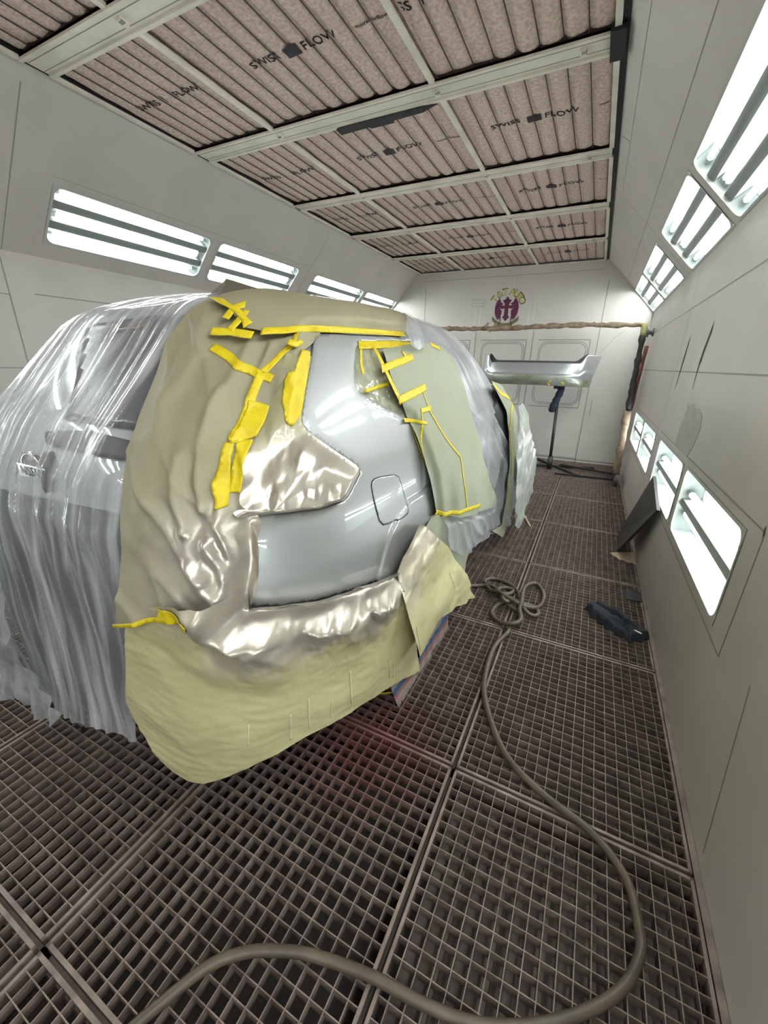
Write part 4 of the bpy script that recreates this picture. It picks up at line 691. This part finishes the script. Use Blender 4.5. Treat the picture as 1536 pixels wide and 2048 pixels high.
for host,hd,ks in ((skirt,dM1b,('R1','R2','R3','R4','R5','R6','R7')),(cone,dM4b,('R8','R9'))):
    for kx in ks: sheet('paint_run',strip(LIN[kx][0],LIN[kx][1]),lambda t,z,hd=hd: hd(t,z)+.0018,M['run'],host,.006,.0008)
# ---- tape
HOST=dict(MX=lambda t,z: np.maximum(dM1(t,z),dM2(t,z)),M1=dM1,M1b=lambda t,z: np.maximum(dM1(t,z),dM1b(t,z)),M2=dM2,M3=dM3,F1=dF,F2=dF2,M5=dM5)
TL=[('T1','MX','long yellow tape strip along the roof edge above the bare panel'),('T2','MX','short level yellow tape strip left of the long roof tape'),('T3','MX','crumpled yellow tape curl at the top of the brown paper'),
('T4','MX','short slanted yellow tape hanging from the curl at the top'),('T5','MX','yellow tape diagonal between the curl and the short level strip'),('T6','M1','slanting yellow tape crossing the brown paper, running down to the right'),
('T7','M1','diagonal yellow tape running down-left from the long roof tape'),('T8','M1','yellow tape going down from the tape crossing toward the wide patch'),('T9','M1','wide yellow tape patch beside the tail light film'),
('T10','M1','lowest outer yellow tape strip, running down to the silver film'),('T11','M1','paler yellow tape strip between the wide patch and the film'),('T12','F1','wrinkled wide yellow tape along the rear edge of the bare panel'),('T13','MX','small torn yellow tape tab near the top of the bare panel'),
('T14','M1b','stepped yellow tape strip low on the outer paper edge'),('T15','F2','thick yellow tape along the top of the quarter window'),('T16','F2','short upright yellow tape at the rear of the quarter window'),('T17','M3','long diagonal yellow tape on the quarter window paper'),
('T18','M3','upper cross strip of yellow tape on the quarter window paper'),('T19','F2','thin yellow tape across the clear window film'),('T20','M3','lower cross strip of yellow tape ending in a flared tip'),('T21','M3','thin long yellow tape line running down the pale paper'),
('T22','M3','tiny level yellow tape joining two thin tape lines'),('T23','M3','thin upright yellow tape beside the long thin line'),('T24','M3','thin level yellow tape near the lower corner of the window'),('T25','M3','yellow tape strip at the bottom of the pale paper over the wheel arch'),
('T26','F2','thin yellow edge tape following the front edge of the bare panel'),('T27','M3','small yellow tape tab under the top window tape'),('T28','M3','small yellow tape bit at the top of the pale paper'),('T29','M5','yellow tape along the slanted top of the front paper strip'),
('T31','M5','upper upright yellow tape on the front paper strip'),('T32','M5','lower upright yellow tape on the front paper strip')]
for i,(kx,h,lb) in enumerate(TL):
    hd=HOST[h]
    if kx in LIN: P=strip(LIN[kx][0],LIN[kx][1])
    else: P=np.array(DATA[kx])
    f=lambda t,z,hd=hd,i=i: hd(t,z)+.0028+.00025*(i%5)+(.004 if kx in('T3','T13') else 0)*ridge(t*30,z*30,2)
    tag(sheet('masking_tape',P,f,M['tape'],None,.0075,.0012),lb,'masking tape','yellow masking tape strips')
# ------------------------------------------------------------------ floor things
def gz(x): return x
hp=[(-.74,-.30,.014),(-.745,.0,.014),(-.72,.14,.014),(-.683,.225,.02),(-.631,.316,.03),(-.558,.383,.03),(-.465,.434,.025),(-.389,.463,.02),(-.255,.496,.016),(-.107,.515,.016),(.008,.542,.016),(.116,.593,.016),(.222,.666,.016),(.323,.765,.016),(.374,.864,.016),(.377,.935,.016),(.348,1.054,.016),(.247,1.147,.016),(.096,1.202,.016),(-.046,1.285,.016),(-.146,1.42,.016),(-.229,1.606,.016),(-.255,1.789,.016),(-.255,1.972,.016),(-.215,2.13,.016)]
hp+=[tuple(p) for p in COIL]
m=MB(); m.tube(spline(hp,7),.0138,10); tag(m.build('air_hose',M['hose'],None,True),'brown rubber air hose curving over the grates into a loose coil','hose')
m=MB(); J=np.array([(.19,2.66),(.205,2.70),(.235,2.695),(.25,2.735),(.285,2.745),(.32,2.715),(.345,2.72),(.38,2.675),(.41,2.665),(.43,2.62),(.462,2.615),(.478,2.575),(.505,2.57),(.53,2.535),(.552,2.52),(.545,2.485),(.52,2.475),(.50,2.44),(.465,2.43),(.438,2.405),(.41,2.43),(.385,2.425),(.36,2.47),(.325,2.475),(.30,2.525),(.275,2.53),(.26,2.575),(.225,2.585),(.215,2.63)])
def ground_cloth(name,J,h,mt,label,cat,sp=.008):
    P=[]
    for a,b in zip(J,np.roll(J,-1,0)):
        n=max(1,int(np.hypot(*(b-a))/sp)); P+=[a+(b-a)*i/n for i in range(n)]
    B=np.array(P);nb=len(B);lo,hi=B.min(0),B.max(0); gx,gy=np.meshgrid(np.arange(lo[0],hi[0],sp),np.arange(lo[1],hi[1],sp)); gx,gy=gx.ravel(),gy.ravel(); kp=inside(gx,gy,B); gx,gy=gx[kp],gy[kp]; kp=pdist(gx,gy,B,True)>sp*.5; gx,gy=gx[kp],gy[kp]
    vs,_,fs,*_r=delaunay_2d_cdt([Vector(p) for p in B]+[Vector((a,b)) for a,b in zip(gx,gy)],[],[list(range(nb))],1,1e-6)
    X=np.array([v[0] for v in vs]);Y=np.array([v[1] for v in vs]); d=pdist(X,Y,B,True); dd=d
    ang=-.62; u=X*math.cos(ang)+Y*math.sin(ang); w=-X*math.sin(ang)+Y*math.cos(ang)
    vl=np.exp(-(pdist(X,Y,[(.23,2.70),(.33,2.64),(.40,2.57),(.47,2.52)])/.012)**2)+.8*np.exp(-(pdist(X,Y,[(.44,2.56),(.41,2.50),(.42,2.44)])/.009)**2)
    Z=.004+h*sst(0,.016,d)*(.45+.7*ridge(w*13,u*2.5,3)+.55*(1+tin(w*22,u*12,30)))*(1-.8*np.clip(vl,0,1))
    nv=len(X); V=[(x,y,z) for x,y,z in zip(X,Y,Z)]; F=[tuple(f) for f in fs]
    F=[f for f in F if inside(np.array([X[list(f)].mean()]),np.array([Y[list(f)].mean()]),B)[0]]
    V+=[(x,y,.001) for x,y in zip(X,Y)]; F2=[tuple(i+nv for i in f[::-1]) for f in F]
    mm=MB(); mm.add(V,F+F2+[(i,(i+1)%nb,nv+(i+1)%nb,nv+i) for i in range(0)]); return tag(mm.build(name,mt,None,True,False),label,cat)
jk=ground_cloth('jacket',J,.036,M['jacket'],'dark navy jacket crumpled on the grates beside the right wall','jacket')
m=MB(); m.poly([(.452,2.475,.052),(.495,2.45,.052),(.488,2.44,.052),(.455,2.462,.052)],.003,(0,0,1)); m.build('label_tag',mat('white_tag',(.75,.75,.75),.6),jk)
m=MB(); m.poly([(x,y,.001) for x,y in ((.445,3.06),(.50,3.085),(.545,3.09),(.548,2.95),(.50,2.935),(.445,2.93),(.452,3.0))],.006,(0,0,1)); tag(m.build('metal_plate',M['plate']),'flat dark plate lying on the grates at the foot of the right wall','plate')
m=MB(); m.poly([(x,y,.001) for x,y in ((.364,3.73),(.45,3.80),(.548,3.85),(.552,3.58),(.52,3.60),(.49,3.585),(.46,3.615),(.43,3.61),(.41,3.66),(.385,3.68))],.004,(0,0,1)); tag(m.build('cardboard_scrap',M['card']),'torn tan cardboard scrap on the grates under the leaning board','cardboard')
m=MB(); m.poly([(x,y,.001) for x,y in ((-.515,4.22),(-.47,4.36),(-.42,4.30),(-.44,4.24),(-.48,4.17))],.004,(0,0,1)); m.bar((-.43,4.27,.006),(-.345,4.02,.006),.018,.004); tag(m.build('cardboard_scrap',M['card']),'small tan scrap beside the draped front of the car','cardboard')
# leaning board
m=MB(); b0=[Vector((.475,4.20,.004)),Vector((.40,3.36,.004)),Vector((.548,3.25,.66)),Vector((.548,3.79,.70))]
b0=[Vector((.47,4.28,.002)),Vector((.44,3.80,.002)),Vector((.545,3.18,.60)),Vector((.55,3.72,.72))]
nn=(b0[1]-b0[0]).cross(b0[3]-b0[0]).normalized(); nn=-nn if nn.x>0 else nn
m.poly([p for p in b0],.022,nn); tag(m.build('board',M['dboard']),'dark weathered board leaning against the right wall below the lamps','board')
# yellow cord under the car
m=MB(); m.tube(spline([(-.80,1.25,.006),(-.72,1.33,.006),(-.62,1.40,.006),(-.60,1.50,.006)],6),.004,6); tag(m.build('cord',M['tape'],None,True),'thin yellow cord on the grates beneath the paper skirt','cord')
m=MB(); m.tube([(-2.6,.62,.02),(-2.0,.60,.02),(-1.70,.585,.02)],.014,8); tag(m.build('pipe',M['steel'],None,True),'dark pipe lying on the grates under the plastic at far left','pipe')
# ------------------------------------------------------------------ bumper on its stand
bp=thing('car_bumper','silver rear bumper cover held up on a stand at the back wall','bumper',(-.86,6.6,1.4))
NU,NV=90,26; cxb,hb=-.865,.872
def bz(u):
    a=abs(u); top=1.585+.115*float(sst(.70,.80,np.array(a)))+.0*a; bot=1.262+.02*(1-a*a)-.0; return bot,top
def bpos(u,v,o=0):
    bot,top=bz(u); z=bot+(top-bot)*v; a=abs(u)
    x=cxb+hb*math.copysign(1-(1-min(a,1))**1.0,u); th=a**6
    y=6.42+.62*th+.05*(a**2)
    pr=.075*math.sin(PI*min(1,max(0,v))**.8)-.05*(1-v)*0; pr+= -.025*float(sst(.46,.52,np.array(v)))
    x=cxb+(hb+pr*.35*th)*u; 
    if a>.9: x-= math.copysign((1-v)*.14*(a-.9)/.1,u)
    return (x,y-pr-o,z)
V=[];F=[]
for i in range(NU+1):
    for j in range(NV+1): V.append(bpos(-1+2*i/NU,j/NV))
for i in range(NU):
    for j in range(NV): q=i*(NV+1)+j; F.append((q,q+NV+1,q+NV+2,q+1))
m=MB(); m.add(V,F); o=m.build('cover',M['bumper'],bp,True)
so=o.modifiers.new('thickness','SOLIDIFY'); so.thickness=.004; so.offset=0
V=[];F=[]; n=0
for i in range(61):                                      # step pad on top, set back from the face
    u=-.80+1.6*i/60; bot,top=bz(u); p=bpos(u,1)
    a=abs(u); lift=.10*float(sst(.62,.80,np.array(a)))
    V+=[(p[0],p[1]+.002,1.585),(p[0],p[1]+.05,1.60+lift*.3),(p[0],p[1]+.12,1.615+lift),(p[0],p[1]+.14,1.60+lift)]
for i in range(60):
    for j in range(3): q=i*4+j; F.append((q,q+4,q+5,q+1))
m=MB(); m.add(V,F); m.build('step_pad',M['dplastic'],bp,True)
V=[];F=[]
for i in range(41):
    for j in range(9): V.append(bpos(-.62+1.24*i/40,.02+.47*j/8,.006+.003*math.sin(i*2.1+j)))
for i in range(40):
    for j in range(8): q=i*9+j; F.append((q,q+9,q+10,q+1))
m=MB(); m.add(V,F); m.build('masking_film',M['bfilm'],bp,True)
V=[];F=[]
for i in range(17):
    for j in range(5): V.append(bpos(.60+.36*i/16,.0+(.30-.1*i/16)*j/4,.007+.003*math.sin(i*2.7+j)))
for i in range(16):
    for j in range(4): q=i*5+j; F.append((q,q+5,q+6,q+1))
m=MB(); m.add(V,F); m.build('masking_film',M['bfilm'],bp,True)
for u in (.30,.50):
    m=MB(); P=[bpos(u+.02*math.sin(j+u*9),.03+(.30-u*.3)*j/6,.011) for j in range(7)]; m.tube(P,[.009]*7,5); m.build('tape_strip',M['tape'],bp)
st=thing('bumper_stand','thin steel stand with crossed floor legs under the silver bumper','stand',(-.44,6.72,0))
m=MB(); m.tube([(-.44,6.72,.05),(-.47,6.66,1.05)],.022,10); m.build('pole',M['steel'],st,True)
m=MB(); m.tube([(-.438,6.72,.02),(-.443,6.72,.22)],.036,10); m.build('socket',M['steel'],st,True)
for a,b in (((-.78,7.5,.02),(-.02,6.50,.02)),((-.85,6.78,.025),(.2,7.15,.02))):
    m=MB(); m.bar(a,b,.035,.03); m.build('leg',M['steel'],st)
m=MB(); m.tube([(-.55,6.62,1.26),(-.40,6.62,1.27)],.03,8); m.build('cradle',M['steel'],st)
m=MB(); m.tube(spline([(-.44,6.60,1.25),(-.455,6.62,1.18),(-.49,6.62,1.07),(-.52,6.62,.98),(-.53,6.63,.90)],5),[.03,.045,.05,.048,.045,.05,.055,.05,.045,.05,.055,.05,.045,.05,.055,.05,.045,.05,.05,.04,.03],9); m.build('rag',M['bluerag'],st,True)
# paint rack
rk=thing('parts_rack','tall wheeled parts rack with paper-wrapped crossbar and dark taped post','rack',(.45,6.5,0))
def jit(P,a,seed):
    r=random.Random(seed); return [Vector(p)+Vector((r.uniform(-a,a),r.uniform(-a,a),r.uniform(-a,a))) for p in P]
P=[Vector((.41-2.9*i/60,6.55,2.062+.012*math.sin(i*.11))) for i in range(61)]; r=random.Random(4)
m=MB(); m.tube(jit(P,.006,2),[.030+r.uniform(-.007,.012) for _ in P],10); m.build('crossbar',M['wrap'],rk,True)
m=MB()
for x,s in ((-1.62,.06),(-1.50,.05),(-1.58,-.05),(-.95,.035),(-.2,.04),(.02,.03)): m.poly([(x,6.515,2.06),(x+.05,6.51,2.05+s),(x+.03,6.512,2.06+s*1.3),(x-.03,6.51,2.05+s*.5)],.004)
m.build('paper_scrap',M['wrap'],rk)
P=[Vector((.47-.05*i/40,6.5,.10+1.98*i/40)) for i in range(41)]
m=MB(); m.tube(jit(P[:19],.006,5),[.042+r.uniform(-.006,.010) for _ in P[:19]],10); m.build('lower_post',M['wrap'],rk,True)
m=MB(); m.tube(jit(P[18:38],.007,6),[.036+r.uniform(-.008,.012) for _ in P[18:38]],10); m.build('upper_post',M['bwrap'],rk,True)
m=MB(); m.tube(jit(P[37:],.003,7),[.036,.035,.036,.036],10); m.build('tape_corner',mat('olive_tape',(.42,.40,.16),.6,0,.3,20),rk,True)
m=MB(); m.bar((.47,6.28,.07),(-.32,6.33,.045),.03,.03); m.build('base_rail',M['steel'],rk)
m=MB(); m.bar((.47,6.75,.05),(-.3,6.98,.05),.03,.03); m.build('base_rail',M['steel'],rk)
m=MB(); m.bar((.47,6.24,.09),(.47,6.78,.09),.05,.03); m.build('base_rail',M['steel'],rk)
m=MB(); m.tube([(.45,6.20,.085),(.495,6.20,.085)],.08,20); m.tube([(.44,6.20,.085),(.45,6.20,.085)],.05,16)
o=m.build('caster_wheel',M['rubber'],rk,False); o.rotation_euler=(0,0,0)
m=MB(); P=[Vector((.505+.020*i/20,7.20-.28*i/20,.01+1.82*i/20)) for i in range(21)]; m.tube(jit(P,.003,9),[.024+.003*math.sin(i*1.7) for i in range(21)],10)
tag(m.build('pole',M['redpole'],None,True),'rusty red pole leaning in the far right corner beside the rack','pole')
kn=thing('hose_spool','grey round spool knob on the far end of the right wall','knob',(.57,6.92,2.0))
for a,b,rr,nm in ((.57,.55,.05,'base_disc'),(.55,.51,.028,'neck'),(.51,.487,.062,'head')):
    m=MB(); m.tube([(a,6.92,2.0),(b,6.92,2.0)],rr,20); m.build(nm,M['rubber'],kn)
m=MB(); m.tube([(.487,6.92,2.0),(.484,6.92,2.0)],.025,16); m.build('center_bolt',M['black'],kn)
# ------------------------------------------------------------------ render look
w=bpy.data.worlds.new('world'); SC.world=w; w.use_nodes=True; w.node_tree.nodes['Background'].inputs[0].default_value=(.5,.5,.5,1); w.node_tree.nodes['Background'].inputs[1].default_value=.1
vs_=SC.view_settings; vs_.view_transform='Standard'; vs_.look='None'; vs_.gamma=1; vs_.use_curve_mapping=False; vs_.exposure=.12
SC.cycles.max_bounces=8; SC.cycles.transparent_max_bounces=16; SC.cycles.caustics_reflective=False; SC.cycles.caustics_refractive=False; SC.cycles.sample_clamp_indirect=4
for o in bpy.data.objects:
    if '_w' in o: del o['_w']
